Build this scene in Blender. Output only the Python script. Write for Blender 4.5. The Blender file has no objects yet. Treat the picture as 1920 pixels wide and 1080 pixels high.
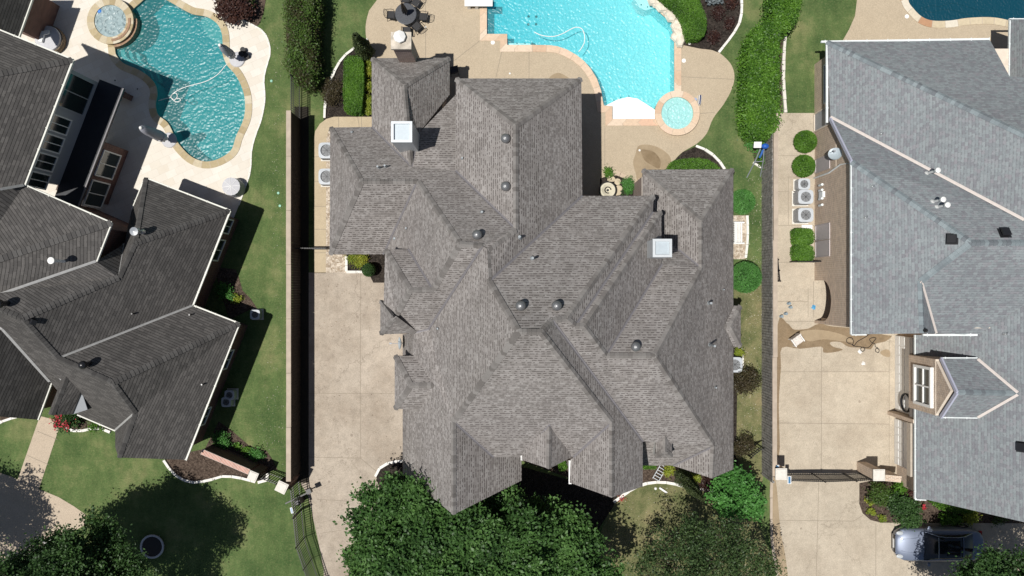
import bpy, bmesh, math, random
import numpy as np
from mathutils import Vector, Matrix
from mathutils.bvhtree import BVHTree
random.seed(7); RNG = np.random.default_rng(7)
sc = bpy.context.scene; COL = sc.collection
# ---------------------------------------------------------------- camera, sky, sun, exposure
S = 33.2; H = 45.0
cam = bpy.data.cameras.new("camera"); camo = bpy.data.objects.new("camera", cam); COL.objects.link(camo)
camo.location = (0, 0, H); camo.rotation_euler = (0, 0, 0)
cam.sensor_width = 36.0; cam.lens = 18.0 * H / (960 / S); cam.clip_end = 1000; cam.clip_start = 0.5
sc.camera = camo
SUN = Vector((-0.28, -0.115, 1.0)).normalized()
w = bpy.data.worlds.new("World"); sc.world = w; w.use_nodes = True
nt = w.node_tree; bg = nt.nodes["Background"]; sky = nt.nodes.new("ShaderNodeTexSky")
sky.sky_type = 'NISHITA'; sky.sun_disc = False
sky.sun_elevation = math.asin(SUN.z); sky.sun_rotation = math.atan2(SUN.x, SUN.y)
nt.links.new(sky.outputs[0], bg.inputs[0]); bg.inputs[1].default_value = 0.05
sl = bpy.data.lights.new("sun", 'SUN'); sl.energy = 5.0; sl.angle = math.radians(0.5); sl.color = (1.0, 0.965, 0.91)
so = bpy.data.objects.new("sun", sl); COL.objects.link(so); so.rotation_euler = SUN.to_track_quat('Z', 'Y').to_euler()
so.location = (0, 0, 60)
sc.view_settings.view_transform = 'Standard'; sc.view_settings.look = 'None'
sc.view_settings.exposure = -0.1; sc.view_settings.gamma = 1
sc.render.resolution_x = 1024; sc.render.resolution_y = 576

# ---------------------------------------------------------------- helpers
def P(u, v, h=0.0):
    f = 1 - h / H
    return Vector(((u - 960) / S * f, (540 - v) / S * f, h))
def PX(pts, h=0.0): return [P(u, v, h).xy for u, v in pts]
def catmull(pts, n=6, closed=True):
    pts = [Vector(p) for p in pts]; m = len(pts); out = []
    rng = range(m) if closed else range(m - 1)
    for i in rng:
        if closed: a, b, c, d = pts[i - 1], pts[i], pts[(i + 1) % m], pts[(i + 2) % m]
        else: a, b, c, d = pts[max(i - 1, 0)], pts[i], pts[i + 1], pts[min(i + 2, m - 1)]
        for k in range(n):
            t = k / n
            out.append(0.5 * ((2 * b) + (c - a) * t + (2 * a - 5 * b + 4 * c - d) * t * t + (3 * b - a - 3 * c + d) * t ** 3))
    if not closed: out.append(pts[-1])
    return out
def area2(pts): return 0.5 * sum(pts[i - 1][0] * pts[i][1] - pts[i][0] * pts[i - 1][1] for i in range(len(pts)))
def ccw(pts): return list(pts) if area2(pts) > 0 else list(reversed(pts))
def tag(o, label=None, cat=None, group=None, kind=None):
    if label: o["label"] = label
    if cat: o["category"] = cat
    if group: o["group"] = group
    if kind: o["kind"] = kind
    return o
def empty(name, loc=(0, 0, 0), rz=0.0, label=None, cat=None, group=None):
    o = bpy.data.objects.new(name, None); COL.objects.link(o); o.location = loc; o.rotation_euler = (0, 0, rz)
    o.empty_display_size = 0.2
    return tag(o, label, cat, group)
def link(name, bm, mat, parent=None, smooth=False):
    me = bpy.data.meshes.new(name); bm.normal_update(); bm.to_mesh(me); bm.free()
    if smooth: me.polygons.foreach_set("use_smooth", [True] * len(me.polygons))
    o = bpy.data.objects.new(name, me); COL.objects.link(o)
    for m in (mat if isinstance(mat, (list, tuple)) else [mat]): me.materials.append(m)
    if parent: o.parent = parent
    return o
def NB(): return bmesh.new()
def box(bm, c, s, rz=0.0, mi=0, R=None, top=1.0):
    hx, hy, hz = s[0] / 2, s[1] / 2, s[2] / 2
    M = Matrix.Rotation(rz, 3, 'Z') if R is None else R
    vs = []
    for z in (-hz, hz):
        k = top if z > 0 else 1.0
        for x, y in ((-hx, -hy), (hx, -hy), (hx, hy), (-hx, hy)):
            vs.append(bm.verts.new(Vector(c) + M @ Vector((x * k, y * k, z))))
    for f in ((3, 2, 1, 0), (4, 5, 6, 7), (0, 1, 5, 4), (1, 2, 6, 5), (2, 3, 7, 6), (3, 0, 4, 7)):
        bm.faces.new([vs[i] for i in f]).material_index = mi
def cyl(bm, c, r0, r1, h, n=16, mi=0, axis=None, cap=True):
    c = Vector(c); ax = Vector(axis or (0, 0, 1)).normalized()
    M = ax.to_track_quat('Z', 'Y').to_matrix()
    a = [bm.verts.new(c + M @ Vector((r0 * math.cos(2 * math.pi * i / n), r0 * math.sin(2 * math.pi * i / n), 0))) for i in range(n)]
    b = [bm.verts.new(c + M @ Vector((r1 * math.cos(2 * math.pi * i / n), r1 * math.sin(2 * math.pi * i / n), h))) for i in range(n)]
    for i in range(n):
        bm.faces.new([a[i], a[(i + 1) % n], b[(i + 1) % n], b[i]]).material_index = mi
    if cap:
        bm.faces.new(b).material_index = mi; bm.faces.new(a[::-1]).material_index = mi
def lathe(bm, prof, n=20, c=(0, 0, 0), mi=0, sx=1.0, sy=1.0):
    c = Vector(c); rings = []
    for r, z in prof:
        if r < 1e-5: rings.append([bm.verts.new(c + Vector((0, 0, z)))])
        else: rings.append([bm.verts.new(c + Vector((sx * r * math.cos(2 * math.pi * i / n), sy * r * math.sin(2 * math.pi * i / n), z))) for i in range(n)])
    for A, B in zip(rings, rings[1:]):
        for i in range(n):
            j = (i + 1) % n
            f = [A[i % len(A)], A[j % len(A)], B[j % len(B)], B[i % len(B)]]
            g = []
            for q in f:
                if q not in g: g.append(q)
            if len(g) > 2: bm.faces.new(g).material_index = mi
def tube(bm, pts, r, n=6, mi=0, r2=None):
    pts = [Vector(p) for p in pts]; rings = []; m = len(pts)
    for i, p in enumerate(pts):
        d = (pts[min(i + 1, m - 1)] - pts[max(i - 1, 0)]).normalized()
        M = d.to_track_quat('Z', 'Y').to_matrix()
        rr = r if r2 is None else r + (r2 - r) * i / max(1, m - 1)
        rings.append([bm.verts.new(p + M @ Vector((rr * math.cos(2 * math.pi * k / n), rr * math.sin(2 * math.pi * k / n), 0))) for k in range(n)])
    for A, B in zip(rings, rings[1:]):
        for k in range(n): bm.faces.new([A[k], A[(k + 1) % n], B[(k + 1) % n], B[k]]).material_index = mi
    bm.faces.new(rings[0][::-1]).material_index = mi; bm.faces.new(rings[-1]).material_index = mi
def bar(bm, p, q, wd, ht, mi=0):
    p, q = Vector(p), Vector(q); d = q - p; L = d.length
    if L < 1e-4: return
    M = Matrix((d.normalized(), Vector((0, 0, 1)).cross(d).normalized(), d.cross(Vector((0, 0, 1)).cross(d)).normalized())).transposed()
    box(bm, (p + q) / 2, (L, wd, ht), R=M, mi=mi)
def fill(bm, loops, z, mi=0, up=True):
    """polygon with holes at height z"""
    es = []
    for lp in loops:
        vs = [bm.verts.new((p[0], p[1], z)) for p in lp]
        es += [bm.edges.new((vs[i - 1], vs[i])) for i in range(len(vs))]
    r = bmesh.ops.triangle_fill(bm, use_beauty=True, use_dissolve=False, edges=es)
    for g in r['geom']:
        if isinstance(g, bmesh.types.BMFace):
            g.material_index = mi; g.normal_update()
            if (g.normal.z < 0) == up: g.normal_flip()
def sheet(name, pts, z, mat, kind='structure', holes=(), smooth=0, label=None, cat=None, parent=None):
    bm = NB(); pts = PX(pts)
    if smooth: pts = catmull(pts, smooth)
    fill(bm, [pts] + [list(h) for h in holes], z)
    o = link(name, bm, mat, parent); return tag(o, label, cat, kind=kind)
def prism(bm, pts, z0, z1, mi=0, uvl=None, topf=True):
    pts = ccw(pts); n = len(pts)
    a = [bm.verts.new((p[0], p[1], z0)) for p in pts]; b = [bm.verts.new((p[0], p[1], z1)) for p in pts]
    L = 0
    for i in range(n):
        j = (i + 1) % n; f = bm.faces.new([a[i], a[j], b[j], b[i]]); f.material_index = mi
        d = (Vector(pts[j]) - Vector(pts[i])).length
        if uvl:
            for lo, uv in zip(f.loops, ((L, z0), (L + d, z0), (L + d, z1), (L, z1))): lo[uvl].uv = uv
        L += d
    if topf:
        bm.faces.new(b).material_index = mi; bm.faces.new(a[::-1]).material_index = mi
def offset(pts, d):
    """offset closed loop outward by d"""
    pts = ccw([Vector(p) for p in pts]); n = len(pts); out = []
    for i in range(n):
        e1 = (pts[i] - pts[i - 1]).normalized(); e2 = (pts[(i + 1) % n] - pts[i]).normalized()
        n1 = Vector((e1.y, -e1.x)); n2 = Vector((e2.y, -e2.x)); m = n1 + n2
        k = m.length_squared
        out.append(pts[i] + (m * (2 / k) if k > 0.8 else n1) * d)
    return out
def strip_path(bm, pts, w_, z0, z1, gap=None):
    """low kerb of stones along an open polyline"""
    pts = [Vector(p) for p in pts]; acc = 0
    step = gap or 0.6; seg = [pts[0]]; segs = []
    for a, b in zip(pts, pts[1:]):
        L = (b - a).length; t = 0
        while acc + (L - t) >= step:
            t += step - acc; acc = 0; q = a + (b - a) * (t / L); seg.append(q); segs.append(seg); seg = [q]
        acc += L - t; seg.append(b)
    segs.append(seg)
    for sg in segs:
        p, q = sg[0], sg[-1]; L = (q - p).length
        if L < 0.08: continue
        a = math.atan2(q.y - p.y, q.x - p.x)
        box(bm, ((p.x + q.x) / 2, (p.y + q.y) / 2, (z0 + z1) / 2 + random.uniform(-.006, .006)), (L - 0.02, w_ * random.uniform(.9, 1.1), z1 - z0), rz=a + random.uniform(-.02, .02))

# ---------------------------------------------------------------- materials
class N:
    def __init__(s, name, rough=0.8, spec=0.3, metal=0.0):
        s.m = bpy.data.materials.new(name); s.m.use_nodes = True; s.t = s.m.node_tree; s.b = s.t.nodes["Principled BSDF"]
        s.b.inputs["Roughness"].default_value = rough; s.b.inputs["Specular IOR Level"].default_value = spec; s.b.inputs["Metallic"].default_value = metal
    def n(s, ty, **kw):
        x = s.t.nodes.new(ty)
        for k, v in kw.items(): setattr(x, k, v)
        return x
    def l(s, a, b): s.t.links.new(a, b)
    def set(s, sock, v):
        if hasattr(v, "is_output") or isinstance(v, bpy.types.NodeSocket): s.l(v, sock)
        elif isinstance(v, (tuple, list)) and len(v) == 3 and sock.type == 'RGBA': sock.default_value = (*v, 1)
        else: sock.default_value = v
    def math(s, op, a, b=0.0, c=None):
        x = s.n("ShaderNodeMath", operation=op); s.set(x.inputs[0], a); s.set(x.inputs[1], b)
        if c is not None: s.set(x.inputs[2], c)
        return x.outputs[0]
    def mix(s, f, a, b, mode='MIX'):
        x = s.n("ShaderNodeMix", data_type='RGBA', blend_type=mode); s.set(x.inputs[0], f); s.set(x.inputs[6], a); s.set(x.inputs[7], b); return x.outputs[2]
    def pos(s): return s.n("ShaderNodeNewGeometry").outputs["Position"]
    def uv(s): return s.n("ShaderNodeUVMap").outputs[0]
    def noise(s, vec, scale, detail=4, rough=0.6, dim='3D', col=False):
        x = s.n("ShaderNodeTexNoise", noise_dimensions=dim); s.l(vec, x.inputs["Vector"]); x.inputs["Scale"].default_value = scale
        x.inputs["Detail"].default_value = detail; x.inputs["Roughness"].default_value = rough; return x.outputs[1 if col else 0]
    def ramp(s, f, stops, interp='LINEAR'):
        x = s.n("ShaderNodeValToRGB"); cr = x.color_ramp; cr.interpolation = interp
        while len(cr.elements) < len(stops): cr.elements.new(0.5)
        for e, (p, c) in zip(cr.elements, stops): e.position = p; e.color = (*c, 1) if len(c) == 3 else c
        s.l(f, x.inputs[0]); return x.outputs[0]
    def bump(s, h, st, dist=0.02):
        x = s.n("ShaderNodeBump"); s.set(x.inputs["Strength"], st); x.inputs["Distance"].default_value = dist; s.l(h, x.inputs["Height"]); s.l(x.outputs[0], s.b.inputs["Normal"]); return x
    def col(s, c): s.set(s.b.inputs["Base Color"], c); return s
def g(v): return (v, v, v)
def plain(name, c, rough=0.6, spec=0.3, metal=0.0, var=0.12, scale=6.0, bump=0.0):
    M = N(name, rough, spec, metal); p = M.pos()
    f = M.ramp(M.noise(p, scale, 5), [(0.3, tuple(x * (1 - var) for x in c)), (0.7, tuple(min(1, x * (1 + var)) for x in c))])
    M.col(f)
    if bump: M.bump(M.noise(p, scale * 6, 3), bump, 0.01)
    return M.m
def lerp(a, b, t): return tuple(x + (y - x) * t for x, y in zip(a, b))

def shingle(name, cols, dash, dashp, rh=0.145, tw=0.30, dashw=0.38, line=0.35, dw=0.27, dstr=0.85, blotch=0.12):
    M = N(name, 0.9, 0.15); uv = M.uv(); sp = M.n("ShaderNodeSeparateXYZ"); M.l(uv, sp.inputs[0]); U, V = sp.outputs[0], sp.outputs[1]
    vr = M.math('DIVIDE', V, rh); row = M.math('FLOOR', vr); fr = M.math('FRACT', vr)
    def wn(a, b):
        c = M.n("ShaderNodeCombineXYZ"); M.set(c.inputs[0], a); M.set(c.inputs[1], b)
        x = M.n("ShaderNodeTexWhiteNoise", noise_dimensions='2D'); M.l(c.outputs[0], x.inputs["Vector"]); return x.outputs[0]
    off = M.math('MULTIPLY', wn(row, 3.7), 7.3)
    t1 = M.math('FLOOR', M.math('ADD', M.math('DIVIDE', U, tw), off))
    val = wn(t1, row)
    off2 = M.math('MULTIPLY', wn(row, 9.1), 5.1)
    x2 = M.math('ADD', M.math('DIVIDE', U, dw), off2); t2 = M.math('FLOOR', x2); f2 = M.math('FRACT', x2)
    val2 = wn(t2, M.math('ADD', row, 0.5))
    base = M.ramp(val, cols)
    mk = M.math('MULTIPLY', M.math('LESS_THAN', fr, dashw), M.math('LESS_THAN', f2, M.math('MULTIPLY', val2, dashp * 2)))
    c = M.mix(M.math('MULTIPLY', mk, dstr), base, dash)
    ln = M.math('MULTIPLY', M.math('LESS_THAN', fr, 0.14), line)
    c = M.mix(ln, c, tuple(x * 0.45 for x in dash))
    ps = M.pos(); b1 = M.noise(ps, 0.35, 3); b2 = M.noise(ps, 25, 3)
    k = M.math('ADD', M.math('MULTIPLY', M.math('SUBTRACT', b1, 0.5), blotch * 4), 1.0)
    k = M.math('ADD', k, M.math('MULTIPLY', M.math('SUBTRACT', b2, 0.5), 0.5))
    vm = M.n("ShaderNodeVectorMath", operation='SCALE'); M.l(c, vm.inputs[0]); M.l(k, vm.inputs["Scale"])
    M.col(vm.outputs[0])
    M.bump(M.math('SUBTRACT', M.math('MULTIPLY', fr, -0.5), mk), 0.5, 0.012)
    return M.m
def capmat(name, cols):
    M = N(name, 0.9, 0.15); at = M.n("ShaderNodeAttribute", attribute_name="tint"); ps = M.pos()
    c = M.ramp(at.outputs["Fac"], cols); k = M.math('ADD', M.math('MULTIPLY', M.noise(ps, 20, 4), 0.5), 0.75)
    vm = M.n("ShaderNodeVectorMath", operation='SCALE'); M.l(c, vm.inputs[0]); M.l(k, vm.inputs["Scale"]); M.col(vm.outputs[0]); return M.m
def brickmat(name, c1, c2, mort, bw=0.215, rh=0.075, ms=0.012, var=0.5):
    M = N(name, 0.88, 0.2); uv = M.uv(); b = M.n("ShaderNodeTexBrick"); M.l(uv, b.inputs["Vector"]); b.inputs["Scale"].default_value = 1
    b.inputs["Brick Width"].default_value = bw; b.inputs["Row Height"].default_value = rh; b.inputs["Mortar Size"].default_value = ms
    b.inputs["Color1"].default_value = (*c1, 1); b.inputs["Color2"].default_value = (*c2, 1); b.inputs["Mortar"].default_value = (*mort, 1)
    k = M.math('ADD', M.math('MULTIPLY', M.noise(M.pos(), 3.0, 5), var), 1 - var / 2)
    vm = M.n("ShaderNodeVectorMath", operation='SCALE'); M.l(b.outputs[0], vm.inputs[0]); M.l(k, vm.inputs["Scale"]); M.col(vm.outputs[0])
    M.bump(b.outputs[1], -0.4, 0.01); return M.m
def leafmat(name, cols, rough=0.5, trans=0.25):
    M = N(name, rough, 0.35); at = M.n("ShaderNodeAttribute", attribute_name="tint")
    c = M.ramp(at.outputs["Fac"], cols); M.col(c)
    tr = M.n("ShaderNodeBsdfTranslucent"); M.l(c, tr.inputs[0]); mx = M.n("ShaderNodeMixShader"); mx.inputs[0].default_value = trans
    M.l(M.b.outputs[0], mx.inputs[1]); M.l(tr.outputs[0], mx.inputs[2]); M.l(mx.outputs[0], M.t.nodes["Material Output"].inputs[0]); return M.m
def concrete(name, c, stain=(0.2, 0.16, 0.12), st=0.35, speck=0.25, big=0.35, scale=0.5, tiles=None, slab=None):
    M = N(name, 0.85, 0.25); p = M.pos()
    a = M.noise(p, scale, 6, 0.65); b = M.noise(p, 30, 2); d = M.noise(p, 2.2, 6, 0.7)
    col = M.mix(M.math('MULTIPLY', M.ramp(a, [(0.42, g(0)), (0.75, g(1))]), st), c, stain)
    k = M.math('ADD', 1.0, M.math('ADD', M.math('MULTIPLY', M.math('SUBTRACT', b, 0.5), speck * 2), M.math('MULTIPLY', M.math('SUBTRACT', d, 0.5), big)))
    vm = M.n("ShaderNodeVectorMath", operation='SCALE'); M.l(col, vm.inputs[0]); M.l(k, vm.inputs["Scale"]); out = vm.outputs[0]
    if slab:
        sx = M.n("ShaderNodeSeparateXYZ"); M.l(p, sx.inputs[0]); cb = M.n("ShaderNodeCombineXYZ")
        M.l(M.math('FLOOR', M.math('DIVIDE', M.math('SUBTRACT', sx.outputs[0], slab[2]), slab[0])), cb.inputs[0]); M.l(M.math('FLOOR', M.math('DIVIDE', M.math('SUBTRACT', sx.outputs[1], slab[3]), slab[1])), cb.inputs[1])
        wn = M.n("ShaderNodeTexWhiteNoise", noise_dimensions='2D'); M.l(cb.outputs[0], wn.inputs["Vector"])
        v3 = M.n("ShaderNodeVectorMath", operation='SCALE'); M.l(out, v3.inputs[0]); M.l(M.math('ADD', .93, M.math('MULTIPLY', wn.outputs[0], .12)), v3.inputs["Scale"]); out = v3.outputs[0]
        e = M.n("ShaderNodeTexVoronoi", feature='DISTANCE_TO_EDGE'); nz = M.noise(p, 1.1, 5, .7, col=True); v4 = M.n("ShaderNodeVectorMath", operation='MULTIPLY_ADD'); M.l(nz, v4.inputs[0]); v4.inputs[1].default_value = (2.2, 2.2, 0); M.l(p, v4.inputs[2]); M.l(v4.outputs[0], e.inputs[0]); e.inputs["Scale"].default_value = .16
        crk = M.math('MULTIPLY', M.math('LESS_THAN', e.outputs[0], .0022), .45); out = M.mix(crk, out, tuple(x * .55 for x in stain))
        sp = M.n("ShaderNodeTexVoronoi"); M.l(p, sp.inputs[0]); sp.inputs["Scale"].default_value = .9; sc2 = M.n("ShaderNodeSeparateColor"); M.l(sp.outputs[1], sc2.inputs[0])
        out = M.mix(M.math('MULTIPLY', M.math('MULTIPLY', M.math('LESS_THAN', sp.outputs[0], .07), M.math('GREATER_THAN', sc2.outputs[0], .6)), .4), out, (.12, .09, .07))
    if tiles:
        bt = M.n("ShaderNodeTexBrick"); mp = M.n("ShaderNodeMapping"); mp.inputs["Rotation"].default_value = (0, 0, tiles[2]); M.l(p, mp.inputs[0]); M.l(mp.outputs[0], bt.inputs["Vector"])
        bt.inputs["Scale"].default_value = 1; bt.inputs["Brick Width"].default_value = tiles[0]; bt.inputs["Row Height"].default_value = tiles[1]; bt.inputs["Mortar Size"].default_value = 0.006
        bt.inputs["Color1"].default_value = (1, 1, 1, 1); bt.inputs["Color2"].default_value = (.93, .9, .86, 1); bt.inputs["Mortar"].default_value = (.8, .77, .73, 1)
        out = M.mix(1.0, out, bt.outputs[0], 'MULTIPLY')
    M.col(out); M.bump(b, 0.25, 0.01); return M.m
def grassmat(name, c1, c2, c3, s1=0.35):
    M = N(name, 0.9, 0.12); p = M.pos()
    a = M.noise(p, s1, 6, 0.7); b = M.noise(p, 9, 6, 0.8); f = M.noise(p, 45, 3, 0.8)
    mp = M.n("ShaderNodeMapping"); mp.inputs["Scale"].default_value = (2.2, 0.5, 1); mp.inputs["Rotation"].default_value = (0, 0, 0.15); M.l(p, mp.inputs[0]); st = M.noise(mp.outputs[0], 1.2, 4)
    col = M.ramp(a, [(0.38, c1), (0.52, c2), (0.68, c3)])
    col = M.mix(M.math('MULTIPLY', M.ramp(b, [(0.5, g(0)), (0.72, g(1))]), 0.75), col, c3)
    k = M.math('ADD', -0.75, M.math('ADD', M.math('MULTIPLY', f, 1.7), M.math('ADD', M.math('MULTIPLY', st, 0.6), M.math('MULTIPLY', M.noise(p, 14, 3, .8), 1.15))))
    vm = M.n("ShaderNodeVectorMath", operation='SCALE'); M.l(col, vm.inputs[0]); M.l(k, vm.inputs["Scale"]); M.col(vm.outputs[0])
    M.bump(f, 0.8, 0.03); return M.m
def mulchmat(name, c1, c2, sc_=14):
    M = N(name, 0.95, 0.1); p = M.pos(); v = M.n("ShaderNodeTexVoronoi"); M.l(p, v.inputs[0]); v.inputs["Scale"].default_value = sc_
    r = M.n("ShaderNodeSeparateColor"); M.l(v.outputs[1], r.inputs[0])
    c = M.mix(r.outputs[0], c1, c2); k = M.math('ADD', 0.4, M.math('MULTIPLY', M.noise(p, 5, 6, 0.75), 1.2))
    vm = M.n("ShaderNodeVectorMath", operation='SCALE'); M.l(c, vm.inputs[0]); M.l(k, vm.inputs["Scale"]); M.col(vm.outputs[0])
    M.bump(v.outputs[0], 0.9, 0.04); return M.m
def watermat(name, tint, milk, milkf=0.3, scale=4.0, bstr=0.6):
    m = bpy.data.materials.new(name); m.use_nodes = True; t = m.node_tree
    for x in list(t.nodes):
        if x.type != 'OUTPUT_MATERIAL': t.nodes.remove(x)
    out = [x for x in t.nodes if x.type == 'OUTPUT_MATERIAL'][0]
    geo = t.nodes.new("ShaderNodeNewGeometry"); nz = t.nodes.new("ShaderNodeTexNoise"); nz.inputs["Scale"].default_value = 1.5; t.links.new(geo.outputs["Position"], nz.inputs["Vector"])
    va = t.nodes.new("ShaderNodeVectorMath"); va.operation = 'MULTIPLY_ADD'; t.links.new(nz.outputs[1], va.inputs[0]); va.inputs[1].default_value = (.5, .5, .5); t.links.new(geo.outputs["Position"], va.inputs[2])
    vo = t.nodes.new("ShaderNodeTexVoronoi"); vo.feature = 'SMOOTH_F1'; vo.inputs["Scale"].default_value = scale; t.links.new(va.outputs[0], vo.inputs["Vector"])
    bp = t.nodes.new("ShaderNodeBump"); bp.inputs["Strength"].default_value = bstr; bp.inputs["Distance"].default_value = 0.12; t.links.new(vo.outputs[0], bp.inputs["Height"])
    tr = t.nodes.new("ShaderNodeBsdfTransparent"); tr.inputs[0].default_value = (*tint, 1)
    df = t.nodes.new("ShaderNodeBsdfDiffuse"); df.inputs[0].default_value = (*milk, 1); t.links.new(bp.outputs[0], df.inputs["Normal"])
    gl = t.nodes.new("ShaderNodeBsdfGlossy"); gl.inputs["Roughness"].default_value = 0.35; t.links.new(bp.outputs[0], gl.inputs["Normal"])
    m1 = t.nodes.new("ShaderNodeMixShader"); m1.inputs[0].default_value = milkf; t.links.new(tr.outputs[0], m1.inputs[1]); t.links.new(df.outputs[0], m1.inputs[2])
    m2 = t.nodes.new("ShaderNodeMixShader"); m2.inputs[0].default_value = 0.03; t.links.new(m1.outputs[0], m2.inputs[1]); t.links.new(gl.outputs[0], m2.inputs[2])
    t.links.new(m2.outputs[0], out.inputs[0]); return m
def plastermat(name, c, c2, scale=4.0, bstr=0.7, big=0.12, gx=None):
    M = N(name, 0.7, 0.2); p = M.pos(); nz = M.noise(p, 1.3, 3, col=True)
    va = M.n("ShaderNodeVectorMath", operation='MULTIPLY_ADD'); M.l(nz, va.inputs[0]); va.inputs[1].default_value = (.6, .6, .6); M.l(p, va.inputs[2])
    vo = M.n("ShaderNodeTexVoronoi", feature='F1'); M.l(va.outputs[0], vo.inputs[0]); vo.inputs["Scale"].default_value = scale
    fa = M.ramp(M.noise(p, big, 2), [(0.4, g(0)), (0.6, g(1))])
    if gx: mr = M.n("ShaderNodeMapRange"); sx = M.n("ShaderNodeSeparateXYZ"); M.l(p, sx.inputs[0]); M.l(sx.outputs[0], mr.inputs[0]); mr.inputs[1].default_value, mr.inputs[2].default_value = gx; fa = mr.outputs[0]
    M.col(M.mix(fa, c, c2)); M.bump(vo.outputs[0], bstr, 0.14); return M.m

RC = [(0.0, (.235, .218, .206)), (0.35, (.268, .248, .236)), (0.7, (.292, .272, .260)), (1.0, (.335, .316, .302))]
M_SH_C = shingle("taupe_shingles", RC, (.078, .066, .062), 0.5, dashw=.42, tw=.27, blotch=.09, dw=.25, line=.22, dstr=.7)
M_CAP_C = capmat("taupe_ridge_shingles", [(0, (.15, .138, .13)), (.5, (.205, .192, .182)), (1, (.265, .25, .238))])
M_SH_L = shingle("charcoal_shingles", [(0, (.082, .078, .075)), (.5, (.098, .093, .089)), (1, (.128, .121, .115))], (.045, .042, .04), 0.05, rh=0.15, tw=0.27, line=0.95, blotch=0.14)
M_CAP_L = capmat("charcoal_ridge_shingles", [(0, (.07, .067, .065)), (1, (.11, .106, .102))])
M_SH_R = shingle("bluegrey_shingles", [(0, (.195, .198, .215)), (.4, (.218, .240, .252)), (.75, (.255, .282, .292)), (1, (.235, .232, .25))], (.155, .16, .172), 0.3, rh=0.14, tw=0.19, line=0.25, dstr=0.5, blotch=0.05, dw=.24)
M_CAP_R = capmat("bluegrey_ridge_shingles", [(0, (.15, .165, .18)), (.5, (.20, .235, .25)), (1, (.25, .29, .305))])
M_FLASH_C = plain("grey_valley_metal", (.20, .19, .20), 0.5, 0.4)
M_FLASH_L = plain("pale_grey_valley_metal", (.34, .34, .335), 0.5, 0.4)
M_FLASH_R = plain("pinkish_white_valley_metal", (.60, .54, .50), 0.5, 0.4, var=.06)
M_WHITE = plain("white_paint", (.78, .78, .76), 0.5, var=.04)
M_GUT = plain("cream_gutter_paint", (.66, .66, .60), 0.5, var=.1, scale=2)
M_GUTR = plain("white_gutter_paint", (.70, .74, .74), 0.45, var=.08)
M_FASC = plain("taupe_fascia_paint", (.20, .18, .165), 0.7)
M_BR_C = brickmat("rose_brick", (.34, .24, .21), (.22, .15, .135), (.42, .38, .34))
M_BR_L = brickmat("red_brick", (.20, .09, .07), (.10, .045, .04), (.20, .16, .14))
M_BR_R = brickmat("tan_brick", (.55, .40, .28), (.33, .23, .165), (.64, .56, .47), ms=.016)
M_BR_TOP = brickmat("orange_rowlock_brick", (.52, .25, .18), (.40, .19, .14), (.6, .55, .5), bw=.075, rh=.3)
M_SIDE = plain("pale_grey_siding", (.36, .38, .40), 0.6, var=.03)
M_BLACK = plain("black_metal", (.012, .012, .014), 0.45, 0.4)
M_DKROOF = plain("dark_metal_roofing", (.022, .024, .03), 0.5, 0.3)
M_STONECAP = plain("pale_cast_stone", (.66, .63, .57), 0.8, var=.08, bump=.2)
M_DIRTYCAP = plain("stained_cast_stone", (.50, .45, .38), 0.85, var=.3, scale=3, bump=.2)
M_GALV = plain("pale_sheet_metal", (.50, .53, .55), 0.42, 0.5, 0.15, var=.05)
M_TRAY = plain("pale_blue_sheet_metal", (.42, .48, .52), 0.4, 0.5, 0.1, var=.05)
M_DKMET = plain("grey_sheet_metal_side", (.30, .32, .35), 0.5, 0.4)
M_VENT = plain("weathered_aluminium", (.24, .245, .25), 0.42, 0.5, 0.6, var=.15)
M_VENTB = plain("black_vent_metal", (.02, .02, .022), 0.3, 0.5, 0.2)
M_SILV = plain("bright_galvanised_metal", (.62, .64, .65), 0.3, 0.5, 0.7)
M_LEAD = plain("lead_grey_pipe", (.30, .33, .35), 0.55, 0.4)
M_GLASS = plain("dark_window_glass", (.02, .03, .03), 0.08, 0.6, var=.2)
M_DRIVE = concrete("stained_driveway_concrete", (.42, .362, .295), (.27, .22, .17), .9, .5, .7, .35, slab=(2.9, 3.6, -8.55, -5.95))
M_DRIVE_R = concrete("pale_driveway_concrete", (.46, .40, .315), (.32, .265, .20), .65, .5, .5, .45, slab=(3.0, 2.95, 17.47, -7.68))
M_PATH = concrete("tan_path_concrete", (.47, .39, .27), (.34, .27, .18), .4, .3, .3, .8)
M_WALKL = concrete("pebbled_path_concrete", (.46, .38, .29), (.36, .29, .22), .3, .5, .2, .8)
M_AGG = concrete("exposed_aggregate_deck", (.44, .365, .265), (.36, .29, .21), .35, .45, .18, .6)
M_TRAV = concrete("cream_travertine_paving", (.70, .665, .60), (.58, .53, .46), .4, .06, .08, .9, tiles=(.61, .41, -.42))
M_WET = concrete("wet_concrete", (.20, .145, .085), (.30, .23, .15), .7, .2, .4, 1.5)
M_WETL = concrete("damp_concrete", (.34, .265, .175), (.25, .19, .12), .7, .2, .4, 1.5)
M_JOINT = plain("concrete_joint", (.27, .23, .18), 0.9)
M_GRASS = grassmat("green_lawn_grass", (.060, .105, .034), (.098, .146, .050), (.205, .215, .095))
M_GRASSD = grassmat("dry_lawn_grass", (.095, .115, .045), (.17, .17, .08), (.26, .22, .12), .6)
M_MULCH = mulchmat("dark_bark_mulch", (.018, .015, .013), (.055, .045, .038))
M_MULCHB = mulchmat("brown_bark_mulch", (.045, .032, .025), (.12, .09, .07))
M_GRAVEL = mulchmat("tan_river_gravel", (.32, .25, .18), (.62, .55, .46), 11)
M_EDGE = plain("white_painted_edging", (.74, .72, .67), 0.8, var=.12, scale=3)
M_WOOD = plain("dark_brown_fence_boards", (.022, .015, .012), 0.8, var=.4, scale=3, bump=.3)
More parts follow.
